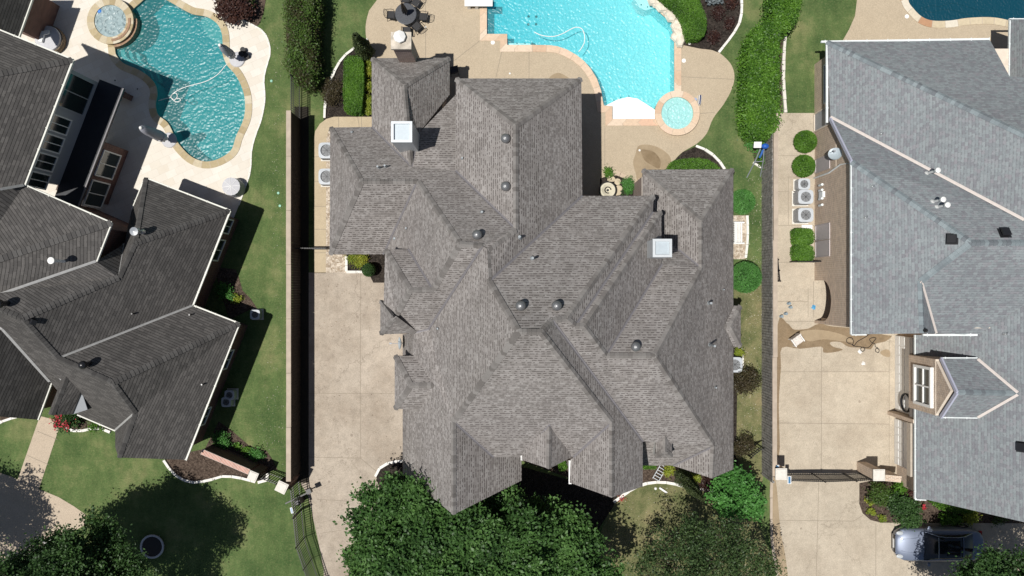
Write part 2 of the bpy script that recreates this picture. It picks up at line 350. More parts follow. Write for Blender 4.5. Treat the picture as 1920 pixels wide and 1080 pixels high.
M_WOODG = plain("weathered_grey_boards", (.25, .24, .225), 0.9, var=.5, scale=5, bump=.4)
M_TANCAP = plain("tan_wall_cap", (.42, .35, .28), 0.85, var=.15, scale=2)
M_BARK = plain("rough_bark", (.10, .08, .06), 0.9, var=.4, scale=8, bump=.5)
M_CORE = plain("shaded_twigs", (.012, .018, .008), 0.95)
M_SHD = plain('painted_fence_shade', (.03, .026, .02), .95)  # near-black tone for the fence's painted shadow, not earth
L_TREE = leafmat("mid_green_leaves", [(0, (.020, .052, .014)), (.5, (.062, .14, .034)), (1, (.135, .26, .07))])
L_DARK = leafmat("deep_green_leaves", [(0, (.016, .040, .012)), (.5, (.040, .09, .024)), (1, (.085, .17, .045))])
L_OLIVE = leafmat("olive_green_leaves", [(0, (.026, .050, .017)), (.5, (.052, .096, .03)), (1, (.10, .15, .05))])
L_HEDGE = leafmat("bright_hedge_leaves", [(0, (.035, .095, .012)), (.5, (.075, .18, .018)), (1, (.14, .29, .035))])
L_MIX = leafmat("mixed_hedge_leaves", [(0, (.05, .04, .018)), (.35, (.055, .07, .02)), (.7, (.06, .12, .02)), (1, (.11, .20, .035))])
L_BRIGHT = leafmat("fresh_green_leaves", [(0, (.04, .13, .025)), (.5, (.075, .22, .045)), (1, (.13, .34, .08))])
L_YEL = leafmat("yellow_green_leaves", [(0, (.08, .14, .02)), (.5, (.22, .28, .03)), (1, (.45, .42, .06))])
L_BROWN = leafmat("brown_twiggy_leaves", [(0, (.04, .03, .018)), (.6, (.075, .06, .03)), (1, (.06, .09, .025))])
L_RED = leafmat("dark_red_leaves", [(0, (.02, .008, .01)), (.6, (.055, .025, .02)), (1, (.12, .05, .03))])
L_FLOW = leafmat("red_flower_petals", [(0, (.35, .02, .03)), (1, (.75, .08, .12))])
L_CON = leafmat("conifer_needles", [(0, (.025, .045, .016)), (.5, (.055, .08, .028)), (1, (.10, .125, .045))])
# ---------------------------------------------------------------- vegetation builders
def leafmesh(name, C, T, size, mat, parent=None, up=0.6, aspect=1.7):
    """C: n x 3 leaf centres, T: tint per leaf"""
    n = len(C); nr = RNG.normal(size=(n, 3)); nr /= np.linalg.norm(nr, axis=1)[:, None]; nr[:, 2] = np.abs(nr[:, 2]) + up; nr /= np.linalg.norm(nr, axis=1)[:, None]
    a = RNG.normal(size=(n, 3)); a -= (a * nr).sum(1)[:, None] * nr; a /= np.linalg.norm(a, axis=1)[:, None]; b = np.cross(nr, a)
    s = size * RNG.uniform(.6, 1.35, n)[:, None]
    V = np.stack([C - a * s * .5, C - b * s * .5 / aspect + a * s * .02, C + a * s * .5, C + b * s * .5 / aspect + a * s * .02], 1).reshape(-1, 3).astype(np.float32)
    me = bpy.data.meshes.new(name); me.vertices.add(4 * n); me.vertices.foreach_set("co", V.ravel())
    me.loops.add(4 * n); me.loops.foreach_set("vertex_index", np.arange(4 * n, dtype=np.int32))
    me.polygons.add(n); me.polygons.foreach_set("loop_start", np.arange(0, 4 * n, 4, dtype=np.int32)); me.polygons.foreach_set("loop_total", np.full(n, 4, dtype=np.int32))
    at = me.attributes.new("tint", 'FLOAT', 'FACE'); at.data.foreach_set("value", np.clip(T, 0, 1).astype(np.float32))
    me.update(); me.validate(); o = bpy.data.objects.new(name, me); COL.objects.link(o); me.materials.append(mat)
    if parent: o.parent = parent
    return o
def clumps(blobs, n, per, spread):
    """blobs (x,y,z,rx,ry,rz) -> leaf centres gathered in clumps near the outside of each blob"""
    B = np.array(blobs, float); vol = B[:, 3] * B[:, 4]; k = max(1, n // per)
    idx = RNG.choice(len(B), k, p=vol / vol.sum()); d = RNG.normal(size=(k, 3)); d /= np.linalg.norm(d, axis=1)[:, None]; d[:, 2] = np.where(d[:, 2] < -.3, -d[:, 2], d[:, 2])
    r = RNG.uniform(.25, 1.08, k) ** .6; cc = B[idx, :3] + d * r[:, None] * B[idx, 3:6]; tc = RNG.uniform(0, 1, k)
    j = np.repeat(np.arange(k), per); C = cc[j] + RNG.normal(size=(len(j), 3)) * spread * RNG.uniform(.5, 1.4, k)[j][:, None] * np.array([1, 1, .55])
    tb = RNG.uniform(0, 1, len(B))[idx]; return C, tb[j] * .4 + tc[j] * .38 + RNG.uniform(0, 1, len(j)) * .22
def bushobj(name, px, r, h, leaf, label, cat='bush', n=1500, size=.11, group=None, sy=1.0, top=False, spread=.12, ragged=1.0, up=.6):
    c = P(px[0], px[1], 0) if not top else Vector((*P(px[0], px[1], h).xy, 0))
    t = empty(name, c, 0, label, cat, group)
    spread = min(spread, r * .28)
    C, T = clumps([(0, 0, h * .55, r * .85, r * .85 * sy, h * .45)] + [(r * .55 * math.cos(a) * ragged, r * sy * .55 * math.sin(a) * ragged, h * random.uniform(.35, .6), r * .5, r * .5, h * .35) for a in [random.uniform(0, 6.28) for _ in range(4)]], n, 14, spread)
    C[:, 2] = np.maximum(C[:, 2], .03)
    leafmesh("foliage", C, T, size, leaf, t, up)
    bm = NB()
    for k in range(5):
        a = k * 1.256 + random.random(); tube(bm, [(0, 0, -.02), (r * .25 * math.cos(a), r * .25 * math.sin(a), h * .35), (r * .6 * math.cos(a), r * .6 * sy * math.sin(a), h * .7)], .02, 5, r2=.006)
    link("stem", bm, M_BARK, t); return t
def inpoly(pts, X, Y):
    c = np.zeros(len(X), bool); n = len(pts)
    for i in range(n):
        x1, y1 = pts[i - 1]; x2, y2 = pts[i]
        if abs(y1 - y2) < 1e-9: continue
        c ^= ((y1 > Y) != (y2 > Y)) & (X < (x2 - x1) * (Y - y1) / (y2 - y1) + x1)
    return c
def hedge(name, pxs, h, leaf, label, cat='hedge', n=6000, size=.07, group=None, rough=.05, smooth=0, wob=.0, zpx=None, side=.4, up=.6, inset=.12):
    """clipped hedge: outline in photo pixels measured at its top"""
    pts = PX(pxs, h if zpx is None else zpx)
    if smooth: pts = catmull(pts, smooth)
    pts = ccw([Vector(p) for p in pts]); c = sum(pts, Vector((0, 0))) / len(pts); pts = [p - c for p in pts]
    t = empty(name, (c.x, c.y, 0), 0, label, cat, group)
    A = np.array([tuple(p) for p in pts]); lo, hi = A.min(0), A.max(0)
    nt_ = int(n * (1 - side)); X = RNG.uniform(lo[0], hi[0], nt_ * 4); Y = RNG.uniform(lo[1], hi[1], nt_ * 4); k = inpoly(pts, X, Y); X, Y = X[k][:nt_], Y[k][:nt_]
    def dome(x, y):
        return wob * (np.sin(x * 2.1 + 1) * np.sin(y * 1.7) + .6 * np.sin(x * 5.3) * np.sin(y * 4.1 + 2))
    # distance to the outline rounds the shoulders
    dm = np.full(len(X), 9.0)
    for i in range(len(pts)):
        a, b = np.array(pts[i - 1]), np.array(pts[i]); ab = b - a; L2 = max(1e-9, ab @ ab)
        tt = np.clip(((X - a[0]) * ab[0] + (Y - a[1]) * ab[1]) / L2, 0, 1); dm = np.minimum(dm, np.hypot(X - a[0] - tt * ab[0], Y - a[1] - tt * ab[1]))
    Z = h - .22 * np.exp(-dm / .12) + RNG.normal(0, rough, len(X)) + dome(X, Y)
    ns = n - nt_; per = [(pts[i] - pts[i - 1]).length for i in range(len(pts))]; ii = RNG.choice(len(pts), ns, p=np.array(per) / sum(per)); tt = RNG.uniform(0, 1, ns)
    SX = A[ii - 1, 0] + (A[ii, 0] - A[ii - 1, 0]) * tt + RNG.normal(0, rough, ns); SY = A[ii - 1, 1] + (A[ii, 1] - A[ii - 1, 1]) * tt + RNG.normal(0, rough, ns); SZ = RNG.uniform(.03, h, ns)
    C = np.stack([np.r_[X, SX], np.r_[Y, SY], np.r_[Z, SZ]], 1)
    T = .5 + .25 * np.sin(C[:, 0] * 3.1 + C[:, 1] * 1.3) * np.sin(C[:, 1] * 2.7) + RNG.normal(0, .28, len(C))
    leafmesh("foliage", C, T, size, leaf, t, up)
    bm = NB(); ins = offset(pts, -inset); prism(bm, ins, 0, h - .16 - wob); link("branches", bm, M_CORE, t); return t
def tree(name, blobs, base, n, size, leaf, label, per=16, spread=.22, trunk=.22, group=None, up=.25, sub=11, sr=(.34, .62), fill=.9):
    """blobs: (u,v,z,r) seen in the photo at height z; each becomes a limb end carrying many small leafy tufts"""
    bs = P(*base); t = empty(name, bs, 0, label, 'tree', group); W = []; SB = []
    for u, v, z, r in blobs:
        p = P(u, v, z) - bs; W.append((p.x, p.y, z, r, r, r * .7))
        k = max(5, int(sub * r * r * fill))
        for _ in range(k):
            a = random.uniform(0, 6.283); q = math.sqrt(random.random()) * 1.05; zz = math.sqrt(max(0, 1.1 - q * q)) * r * .6 * random.uniform(-.15, 1.1); s_ = random.uniform(*sr)
            SB.append((p.x + q * r * math.cos(a), p.y + q * r * math.sin(a), max(.8, z + zz), s_ * random.uniform(.8, 1.3), s_ * random.uniform(.8, 1.3), s_ * .55))
    C, T = clumps(SB, n, per, spread); C[:, 2] = np.maximum(C[:, 2], .4)
    leafmesh("crown", C, T, size, leaf, t, up)
    bm = NB(); zt = min(w_[2] for w_ in W) - .6; zt = max(1.0, zt)
    tube(bm, [(0, 0, -.1), (.03, .02, zt * .5), (0, 0, zt)], trunk, 9, r2=trunk * .7)
    for w_ in W:
        e = Vector(w_[:3]); m = Vector((e.x * .45, e.y * .45, zt + (e.z - zt) * .35)); tube(bm, [(0, 0, zt * .85), m, e], trunk * .45, 6, r2=.03)
    for sb in SB:
        e = Vector(sb[:3]); w_ = min(W, key=lambda q: (Vector(q[:3]) - e).length); s0 = Vector(w_[:3]) * .8 + Vector((0, 0, zt * .1)); tube(bm, [s0, s0.lerp(e, .5) + Vector((0, 0, .12)), e], .03, 4, r2=.008)
    link("trunk", bm, M_BARK, t); return t

# ---------------------------------------------------------------- roofs
SURF = []                      # roof meshes, used to set things down on them
def roof(parent, V, F, mat, capm, flash, thick=.16, extra_cap=(), extra_val=(), caph=.035, flw=.07, capw=.155, noedge=(), axis=False, nocap=False):
    """V: name -> (u,v,z); F: lists of names"""
    W = {k: P(*v) for k, v in V.items()}
    bm = NB(); uvl = bm.loops.layers.uv.new("UVMap"); bv = {}
    lower = {}
    for k, p in W.items(): bv[k] = bm.verts.new(p); lower[k] = bm.verts.new(p - Vector((0, 0, thick)))
    used = {}; info = []
    low = {bv[k]: lower[k] for k in W}
    for fi, f in enumerate(F):
        pts = [W[k] for k in f]; nrm = Vector((0, 0, 0))
        for i in range(len(pts)): nrm += pts[i - 1].cross(pts[i])
        f = list(f)
        if nrm.z < 0: f.reverse(); nrm = -nrm
        nrm.normalize(); cen = sum((W[k] for k in f), Vector()) / len(f); info.append((nrm, cen))
        dn = Vector((nrm.x, nrm.y)).normalized()
        if axis:                                   # courses run square to the house
            dn = Vector((round(dn.x), 0)) if abs(dn.x) > abs(dn.y) else Vector((0, round(dn.y)))
        fc = bm.faces.new([bv[k] for k in f])
        for lo in fc.loops:
            c = lo.vert.co; lo[uvl].uv = (c.x * -dn.y + c.y * dn.x, -(c.x * dn.x + c.y * dn.y) / max(.3, nrm.z) + fi * .37)
        dev = max(abs((W[k] - cen).dot(nrm)) for k in f)
        if dev > .22: print("nonplanar", f, round(dev, 2))
        for i in range(len(f)):
            a, b = f[i - 1], f[i]; used.setdefault(frozenset((a, b)), []).append((fi, a, b))
    bm.normal_update(); bmesh.ops.triangulate(bm, faces=list(bm.faces))
    for f in list(bm.faces):
        lf = bm.faces.new([low[v] for v in reversed(f.verts)]); lf.material_index = 1
    for e, us in used.items():
        if len(us) == 1:
            _, a, b = us[0]; q = bm.faces.new([bv[b], bv[a], lower[a], lower[b]]); q.material_index = 1
    ro = link("roof", bm, [mat, M_FASC], parent)
    loc = [v.co.copy() for v in ro.data.vertices]; SURF.append((loc, [tuple(p.vertices) for p in ro.data.polygons if p.material_index == 0 and p.normal.z > .05]))
    caps = tl = vals = None
    def newc():
        nonlocal caps, tl
        caps = NB(); tl = caps.faces.layers.float.new("tint")
    def newv():
        nonlocal vals
        vals = NB()
    def side(p, q, nrm, cen):
        d = (q - p).normalized(); s = nrm.cross(d).normalized()
        if s.dot(cen - p) < 0: s = -s
        return s
    def cap(p, q, s1, s2, n1, n2):
        if p.z > q.z: p, q = q, p
        d = q - p; L = d.length; d = d / L; k = 0; upn = (n1 + n2).normalized()
        s = 0
        while s < L:
            e = min(s + .27, L); t_ = random.random()
            a, b = p + d * s, p + d * e
            def ring(c, hgt): return [c + s1 * capw + n1 * hgt, c + upn * (hgt + .012), c + s2 * capw + n2 * hgt]
            A = [caps.verts.new(x) for x in ring(a, caph)]; Bq = [caps.verts.new(x) for x in ring(b, caph * .35)]; G0 = [caps.verts.new(x) for x in ring(a, 0.0)]
            for fv in ((A[0], A[1], Bq[1], Bq[0]), (A[1], A[2], Bq[2], Bq[1]), (G0[0], G0[1], A[1], A[0]), (G0[1], G0[2], A[2], A[1])):
                try: ff = caps.faces.new(fv); ff[tl] = t_
                except ValueError: pass
            s += .2
    def val(p, q, s1, s2, n1, n2):
        upn = Vector((0, 0, .012)); A = [p + s1 * flw + n1 * .012, p + upn * 1.6, p + s2 * flw + n2 * .012]; Bq = [q + s1 * flw + n1 * .012, q + upn * 1.6, q + s2 * flw + n2 * .012]
        A = [vals.verts.new(x) for x in A]; Bq = [vals.verts.new(x) for x in Bq]
        vals.faces.new((A[0], A[1], Bq[1], Bq[0])); vals.faces.new((A[1], A[2], Bq[2], Bq[1]))
    for e, us in used.items():
        if len(us) == 2 and e not in noedge:
            (f1, a, b), (f2, _, _) = us; n1, c1 = info[f1]; n2, c2 = info[f2]; p, q = W[a], W[b]; dd = (q - p).normalized()
            s1, s2 = n1.cross(dd).normalized(), -n2.cross(dd).normalized()
            if n1.dot(n2) > .985 or nocap: continue
            if s2.dot(n1) < 0: newc(); cap(p, q, s1, s2, n1, n2); link("ridge_cap", caps, capm, ro)
            elif flash: newv(); val(p, q, s1, s2, n1, n2); link("valley_flashing", vals, flash, ro)
    for a, b in extra_val:
        p, q = P(*a), P(*b); d = (q - p).normalized(); s1 = Vector((0, 0, 1)).cross(d).normalized(); newv(); val(p, q, s1, -s1, Vector((0, 0, 1)), Vector((0, 0, 1))); link("valley_flashing", vals, flash, ro)
    return ro, W
def walls(parent, pts, z0, z1, mat, z1s=None):
    bm = NB(); uvl = bm.loops.layers.uv.new("UVMap"); prism(bm, pts, z0, z1, 0, uvl); return link("wall", bm, mat, parent)
def rect(x0, x1, y0, y1): return [(x0, y0), (x1, y0), (x1, y1), (x0, y1)]
def gable(parent, p, q, zs, apex, mat, th=.2, z0=0.0):
    """gable wall from plan point p to q, eave heights zs, apex (t, z)"""
    p, q = Vector(p), Vector(q); d = (q - p); L = d.length; d.normalize(); nn = Vector((-d.y, d.x)) * th / 2
    bm = NB(); uvl = bm.loops.layers.uv.new("UVMap"); prof = [(0, z0), (L, z0), (L, zs[1]), (L * apex[0], apex[1]), (0, zs[0])]
    A = [bm.verts.new((*(p + d * s + nn), z)) for s, z in prof]; B = [bm.verts.new((*(p + d * s - nn), z)) for s, z in prof]
    for vs, pr in ((A[::-1], prof[::-1]), (B, prof)):
        f = bm.faces.new(vs)
        for lo, (s, z) in zip(f.loops, pr): lo[uvl].uv = (s, z)
    n = len(prof)
    for i in range(n): bm.faces.new((A[i - 1], A[i], B[i], B[i - 1]))
    return link("wall", bm, mat, parent)
def window(parent, p, q, s0, s1, z0, z1, out=.03, frame=None, mull=1, bars=1, fw=.07, pane=None, depth=.08):
    """window on the wall line p->q (outside is to the right of p->q)"""
    p, q = Vector(p), Vector(q); d = (q - p).normalized(); nn = Vector((d.y, -d.x)); a = math.atan2(d.y, d.x)
    def at(s, o, z): v = p + d * s + nn * o; return (v.x, v.y, z)
    bm = NB(); m = (s0 + s1) / 2; zm = (z0 + z1) / 2
    for s in (s0, s1): box(bm, at(s, out, zm), (fw, depth, z1 - z0 + fw), a)
    for z in (z0, z1): box(bm, at(m, out, z), (s1 - s0 - fw, depth, fw), a)
    for k in range(mull): box(bm, at(s0 + (s1 - s0) * (k + 1) / (mull + 1), out, zm), (fw * .6, depth * .8, z1 - z0 - fw), a)
    for k in range(bars): box(bm, at(m, out, z0 + (z1 - z0) * (k + 1) / (bars + 1)), (s1 - s0 - fw, depth * .6, fw * .45), a)
    w_ = link("window", bm, frame or M_WHITE, parent)
    bm = NB(); box(bm, at(m, out - .02, zm), (s1 - s0, .02, z1 - z0), a); link("pane", bm, pane or M_GLASS, w_)
    return w_
def gutter(parent, a, b, mat, wd=.13, drop=.06, out=.06):
    p, q = P(*a), P(*b); bm = NB(); bar(bm, p - Vector((0, 0, drop)), q - Vector((0, 0, drop)), wd, .12)
    L = (q - p).length
    for k in range(int(L / 1.1) + 1):
        c = p.lerp(q, min(1, (k * 1.1 + .2) / L)); box(bm, c + Vector((0, 0, .008)), (.16, .035, .02), math.atan2((q - p).y, (q - p).x) + math.pi / 2)
    return link("gutter", bm, mat, parent)
_bvh = None; _nb = 0
def surf(u, v):
    """where the line of sight through a photo pixel meets the roofs: point, normal"""
    global _bvh, _nb
    if _bvh is None or _nb != len(SURF):
        _nb = len(SURF)
        vs, ps = [], []
        for a, f in SURF: o = len(vs); vs += a; ps += [tuple(i + o for i in t) for t in f]
        _bvh = BVHTree.FromPolygons(vs, ps)
    d = (P(u, v, 0) - Vector((0, 0, H))).normalized(); r = _bvh.ray_cast(Vector((0, 0, H)), d)
    return (r[0], r[1]) if r[0] is not None else (P(u, v, 3), Vector((0, 0, 1)))
def dome_vent(parent, u, v, r=.27, mat=None, h=.35, hgt=0.0):
    c, n = surf(u, v); f = .6; c = c + Vector((0, 0, 0)); bm = NB()
    cyl(bm, c - Vector((0, 0, .25)), r * .62, r * .62, .25 + h, 18)
    lathe(bm, [(r, h - .04), (r * .99, h + .02), (r * .85, h + .12), (r * .5, h + .19), (r * .2, h + .215), (0, h + .22)], 22, c)
    lathe(bm, [(r, h - .04), (r * .6, h - .02)], 22, c)
    return link("roof_vent", bm, mat or M_VENT, parent, False)
def pipe_vent(parent, u, v, h=.5, r=.05, mat=None, collar=True, capd=False):
    c, n = surf(u, v); bm = NB(); cyl(bm, c - Vector((0, 0, .2)), r, r, h + .2, 10)
    if collar: cyl(bm, c - Vector((0, 0, .05)), r * 2.0, r * 1.1, .17, 12); M = n.to_track_quat('Z', 'Y').to_matrix(); 
    if capd: cyl(bm, c + Vector((0, 0, h)), r * 2.1, r * 2.3, .14, 14); cyl(bm, c + Vector((0, 0, h + .14)), r * 2.3, .01, .06, 14)
    return link("vent_pipe", bm, mat or M_LEAD, parent)
def box_vent(parent, u, v, s=.42, h=.16, mat=None):
    c, n = surf(u, v); bm = NB(); M = n.to_track_quat('Z', 'Y').to_matrix()
    box(bm, c + n * .01, (s * 1.25, s * 1.25, .015), R=M); box(bm, c + n * (h / 2), (s * .8, s * .8, h), R=M); box(bm, c + n * (h + .02), (s, s, .05), R=M, top=.85)
    return link("roof_vent", bm, mat or M_VENTB, parent)
def sheet_chimney(parent, cu, cv, w_, d_, ztop, zbot, mats=None):
    """metal clad chimney, cap seen centred on the pixel"""
    c = P(cu, cv, ztop); bm = NB(); box(bm, (c.x, c.y, (ztop + zbot) / 2 - .1), (w_ - .03, d_ - .03, ztop - zbot - .2)); o = link("chimney", bm, M_GALV, parent)
    bm = NB()
    for s in (-1, 1):
        box(bm, (c.x + s * (w_ / 2 - .06), c.y, ztop - .1), (.12, d_, .2)); box(bm, (c.x, c.y + s * (d_ / 2 - .06), ztop - .1), (w_ - .24, .12, .2))
    box(bm, (c.x, c.y, ztop - .16), (w_ - .24, d_ - .24, .04), mi=1)
    link("chimney_cap", bm, [M_GALV, M_TRAY], o); return o
# ================================================================ SETTING: ground, pools, paving
def circle(c, r, n=40, a0=0): return [Vector((c[0] + r * math.cos(a0 + 2 * math.pi * i / n), c[1] + r * math.sin(a0 + 2 * math.pi * i / n))) for i in range(n)]
poolL = catmull(PX([(245, 22), (262, 6), (280, -8), (300, -6), (316, 1), (340, 15), (362, 26), (388, 31), (408, 44), (417, 62), (419, 84), (419, 102), (427, 122), (444, 142), (457, 170), (461, 197), (458, 224), (444, 256), (436, 280), (420, 294), (398, 303), (378, 303), (358, 294), (342, 279), (331, 264), (315, 232), (296, 216), (291, 196), (294, 176), (290, 158), (277, 143), (258, 131), (234, 121), (222, 110), (216, 98), (216, 70), (230, 45)]), 5)
spaL = P(214, 44).xy
poolC = PX([(912, -40), (1215, -40), (1222, 8), (1243, 28), (1262, 44), (1265, 60), (1265, 224), (1147, 224), (1147, 200), (1131, 199), (1129, 188), (1126, 170), (1118, 148), (1107, 130), (1095, 116), (1080, 104), (1062, 94), (1045, 88), (1030, 86), (1000, 85.5), (950, 85.5), (950, 65), (912, 65)])
spaC = P(1268, 214).xy
poolR = catmull(PX([(1700, -40), (1701, 0), (1712, 18), (1728, 33), (1748, 40), (1780, 40), (1815, 35), (1860, 34), (1900, 42), (1960, 60), (2030, 40), (2040, -40), (1900, -90)]), 5)
CW = .36
bm = NB(); R = 160
holes = [offset(poolL, .1), offset(poolC, .1), offset(poolR, .1)]
fill(bm, [[(-R, -R), (R, -R), (R, R), (-R, R)]] + holes, 0); tag(link("ground", bm, M_GRASS), kind='structure')

def pool(label, loop, depth, floor_m, water_m, cop_m, steps=None, cw=CW, floorz=None, wz=-.12, group=None):
    t = empty("swimming_pool", (0, 0, 0), 0, label, 'swimming pool', group); loop = ccw(loop)
    bm = NB(); n = len(loop); a = [bm.verts.new((p[0], p[1], .02)) for p in loop]; b = [bm.verts.new((p[0], p[1], -depth)) for p in loop]
    for i in range(n): bm.faces.new([b[i - 1], b[i], a[i], a[i - 1]])
    fill(bm, [loop], -depth); link("basin", bm, floor_m, t)
    bm = NB(); fill(bm, [loop], wz); link("water_surface", bm, water_m, t)
    if cw:
        inn, out = offset(loop, -.03), offset(loop, cw); bm = NB(); uvl = bm.loops.layers.uv.new("UVMap"); L = 0
        for i in range(n):
            j = (i + 1) % n; d = (loop[j] - loop[i]).length
            A = [bm.verts.new((*inn[i], .05)), bm.verts.new((*inn[j], .05)), bm.verts.new((*out[j], .05)), bm.verts.new((*out[i], .05))]
            f = bm.faces.new(A[::-1])
            for lo, uv in zip(f.loops, [(L, cw), (L + d, cw), (L + d, 0), (L, 0)][::1]): lo[uvl].uv = uv
            Bv = [bm.verts.new((*inn[i], -.04)), bm.verts.new((*inn[j], -.04))]; bm.faces.new([A[0], A[1], Bv[1], Bv[0]])
            Cv = [bm.verts.new((*out[i], 0)), bm.verts.new((*out[j], 0))]; bm.faces.new([A[3], A[2], Cv[1], Cv[0]]); L += d
        link("coping", bm, cop_m, t)
    return t
def copingmat(name, cols, bw=.42, mort=(.45, .38, .3)):
    M = N(name, .8, .25); uv = M.uv(); sp = M.n("ShaderNodeSeparateXYZ"); M.l(uv, sp.inputs[0])
    x = M.math('DIVIDE', sp.outputs[0], bw); wn = M.n("ShaderNodeTexWhiteNoise", noise_dimensions='1D'); M.l(M.math('FLOOR', x), wn.inputs["W"])
    c = M.ramp(wn.outputs[0], cols); jt = M.math('LESS_THAN', M.math('FRACT', x), .05); c = M.mix(jt, c, mort)
    k = M.math('ADD', .72, M.math('MULTIPLY', M.noise(M.pos(), 7, 5, .7), .56)); vm = M.n("ShaderNodeVectorMath", operation='SCALE'); M.l(c, vm.inputs[0]); M.l(k, vm.inputs["Scale"]); M.col(vm.outputs[0]); return M.m
M_COPL = copingmat("gold_flagstone_coping", [(0, (.36, .29, .17)), (.4, (.44, .36, .22)), (.8, (.52, .45, .32)), (1, (.58, .53, .42))])
M_COPC = copingmat("pink_stone_coping", [(0, (.56, .40, .28)), (.5, (.62, .47, .34)), (.9, (.66, .54, .42)), (1, (.6, .34, .22))], .8, (.5, .4, .3))
M_COPR = copingmat("mixed_flagstone_coping", [(0, (.42, .24, .14)), (.3, (.46, .38, .26)), (.7, (.56, .48, .34)), (1, (.66, .62, .54))], .7)
W_L = watermat("teal_pool_water", (.42, .76, .78), (.05, .36, .38), .3, 6.5, .32); W_C = watermat("turquoise_pool_water", (.74, .96, .97), (.14, .68, .75), .24, 6.5, .4); W_R = watermat("deep_blue_pool_water", (.16, .42, .52), (.01, .10, .15), .45, 8, .3)
F_L = plastermat("teal_pool_plaster", (.12, .42, .43), (.09, .37, .41), 6, .22); F_C = plastermat("pale_aqua_pool_plaster", (.02, .47, .58), (.46, .82, .84), 6, .55, .07, gx=(-2, 8)); F_R = plastermat("dark_blue_pool_plaster", (.02, .14, .20), (.015, .12, .17), 8, .4)
F_LT = plastermat("pale_grey_shelf_plaster", (.50, .60, .58), (.46, .58, .56), 3, .3); F_LC = plastermat("white_shelf_plaster", (.93, .93, .91), (.90, .92, .90), 3.4, .35)
pL = pool("free-form teal pool with gold flagstone coping beside the charcoal-roofed house", poolL, 1.5, F_L, W_L, M_COPL)
def shelf(par, pxs, top, mat, name="shelf", sm=4, bot=-1.5):
    bm = NB(); q = catmull(PX(pxs), sm) if sm else PX(pxs); prism(bm, q, bot, top); return link(name, bm, mat, par)
shelf(pL, [(373, 34), (390, 30), (409, 44), (418, 62), (420, 84), (414, 84), (402, 80), (388, 66), (378, 50)], -.3, F_LT)
shelf(pL, [(459, 182), (462, 200), (458, 226), (452, 236), (455, 215), (454, 200), (449, 180), (447, 164), (455, 160)], -.3, F_LT)
for k, (off, zz) in enumerate(((0, -.35), (1, -.65), (2, -.95))):
    shelf(pL, [(214 + off * 2, 88), (226 + off * 9, 88 + off), (232 + off * 9, 104 + off * 1), (248 + off * 9, 116 + off), (262 + off * 8, 128), (266 + off * 8, 142 + off * 2), (252, 138), (228, 122), (216, 108)], zz, F_LT, "step")
pC = pool("large turquoise pool with pink stone coping behind the taupe-roofed house", poolC, 1.35, F_C, W_C, M_COPC)
shelf(pC, [(1127, 203), (1140, 195), (1158, 186), (1178, 181), (1196, 184), (1212, 194), (1230, 206), (1230, 230), (1140, 230)], -.117, F_LC, sm=0, bot=-1.3)
shelf(pC, [(952, 78), (993, 78), (1002, 88), (952, 88)], -.3, F_LC, "bench", 0, -1.3)
shelf(pC, [(1190, -8), (1200, 10), (1212, 16), (1226, 12), (1222, -12)], -.3, F_LC, "bench", 0, -1.3)
bm = NB()
for u, v in ((991, 31), (1005.5, 31.5), (990.5, 46), (1005, 45.5)): cyl(bm, P(u, v, -1.35), .075, .075, .03, 10)
for u, v in ((1138, 197), (1151, 188), (1164, 183), (1179, 180.5), (1194, 186), (1207, 195), (1221, 201), (969, 81), (984, 81), (1202, 9), (1214, 13)): cyl(bm, P(u, v, -.24), .035, .035, .03, 8)
link("drain_cover", bm, M_VENTB, pC)
pR = pool("deep blue pool with mixed flagstone coping behind the blue-grey-roofed house", poolR, 1.6, F_R, W_R, M_COPR)

# spas stand a little above the pools they spill into
def spa(label, c, r_in, r_out, h, water_m, floor_m, cop_m, steps=False, deep=None):
    t = empty("hot_tub", (c.x, c.y, 0), 0, label, 'hot tub'); n = 44
    bm = NB(); uvl = bm.loops.layers.uv.new("UVMap"); prof = [(r_out - .05, -.9), (r_out - .05, h - .06), (r_out, h - .06), (r_out, h), (r_in, h), (r_in, h * .5)]
    for k in range(n):
        a, b = 2 * math.pi * k / n, 2 * math.pi * (k + 1) / n
        for (r0, z0), (r1, z1) in zip(prof, prof[1:]):
            vs = [bm.verts.new((r0 * math.cos(a), r0 * math.sin(a), z0)), bm.verts.new((r0 * math.cos(b), r0 * math.sin(b), z0)), bm.verts.new((r1 * math.cos(b), r1 * math.sin(b), z1)), bm.verts.new((r1 * math.cos(a), r1 * math.sin(a), z1))]
            f = bm.faces.new(vs)
            for lo, uv in zip(f.loops, ((a * r_out, 0), (b * r_out, 0), (b * r_out, 1), (a * r_out, 1))): lo[uvl].uv = uv
    link("coping", bm, cop_m, t)
    bm = NB(); lathe(bm, [(r_in + .02, h - .05), (r_in, h * .55), (r_in * .62, h * .5), (r_in * .55, .07), (0, .065)], n); link("basin", bm, floor_m, t)
    bm = NB(); fill(bm, [circle((0, 0), r_in + .01, n)], h - .06); link("water_surface", bm, water_m, t); return t
W_SL = watermat("foaming_spa_water", (.42, .60, .62), (.50, .62, .64), .6, 5.5, 1.3)
F_SL = plastermat("grey_teal_spa_plaster", (.14, .30, .31), (.30, .42, .43), 5, .9, 1.2)
sL = spa("raised round spa with gold stone rim and foaming water beside teal pool", spaL, .9, 1.3, .45, W_SL, F_SL, M_COPL)
bm = NB()
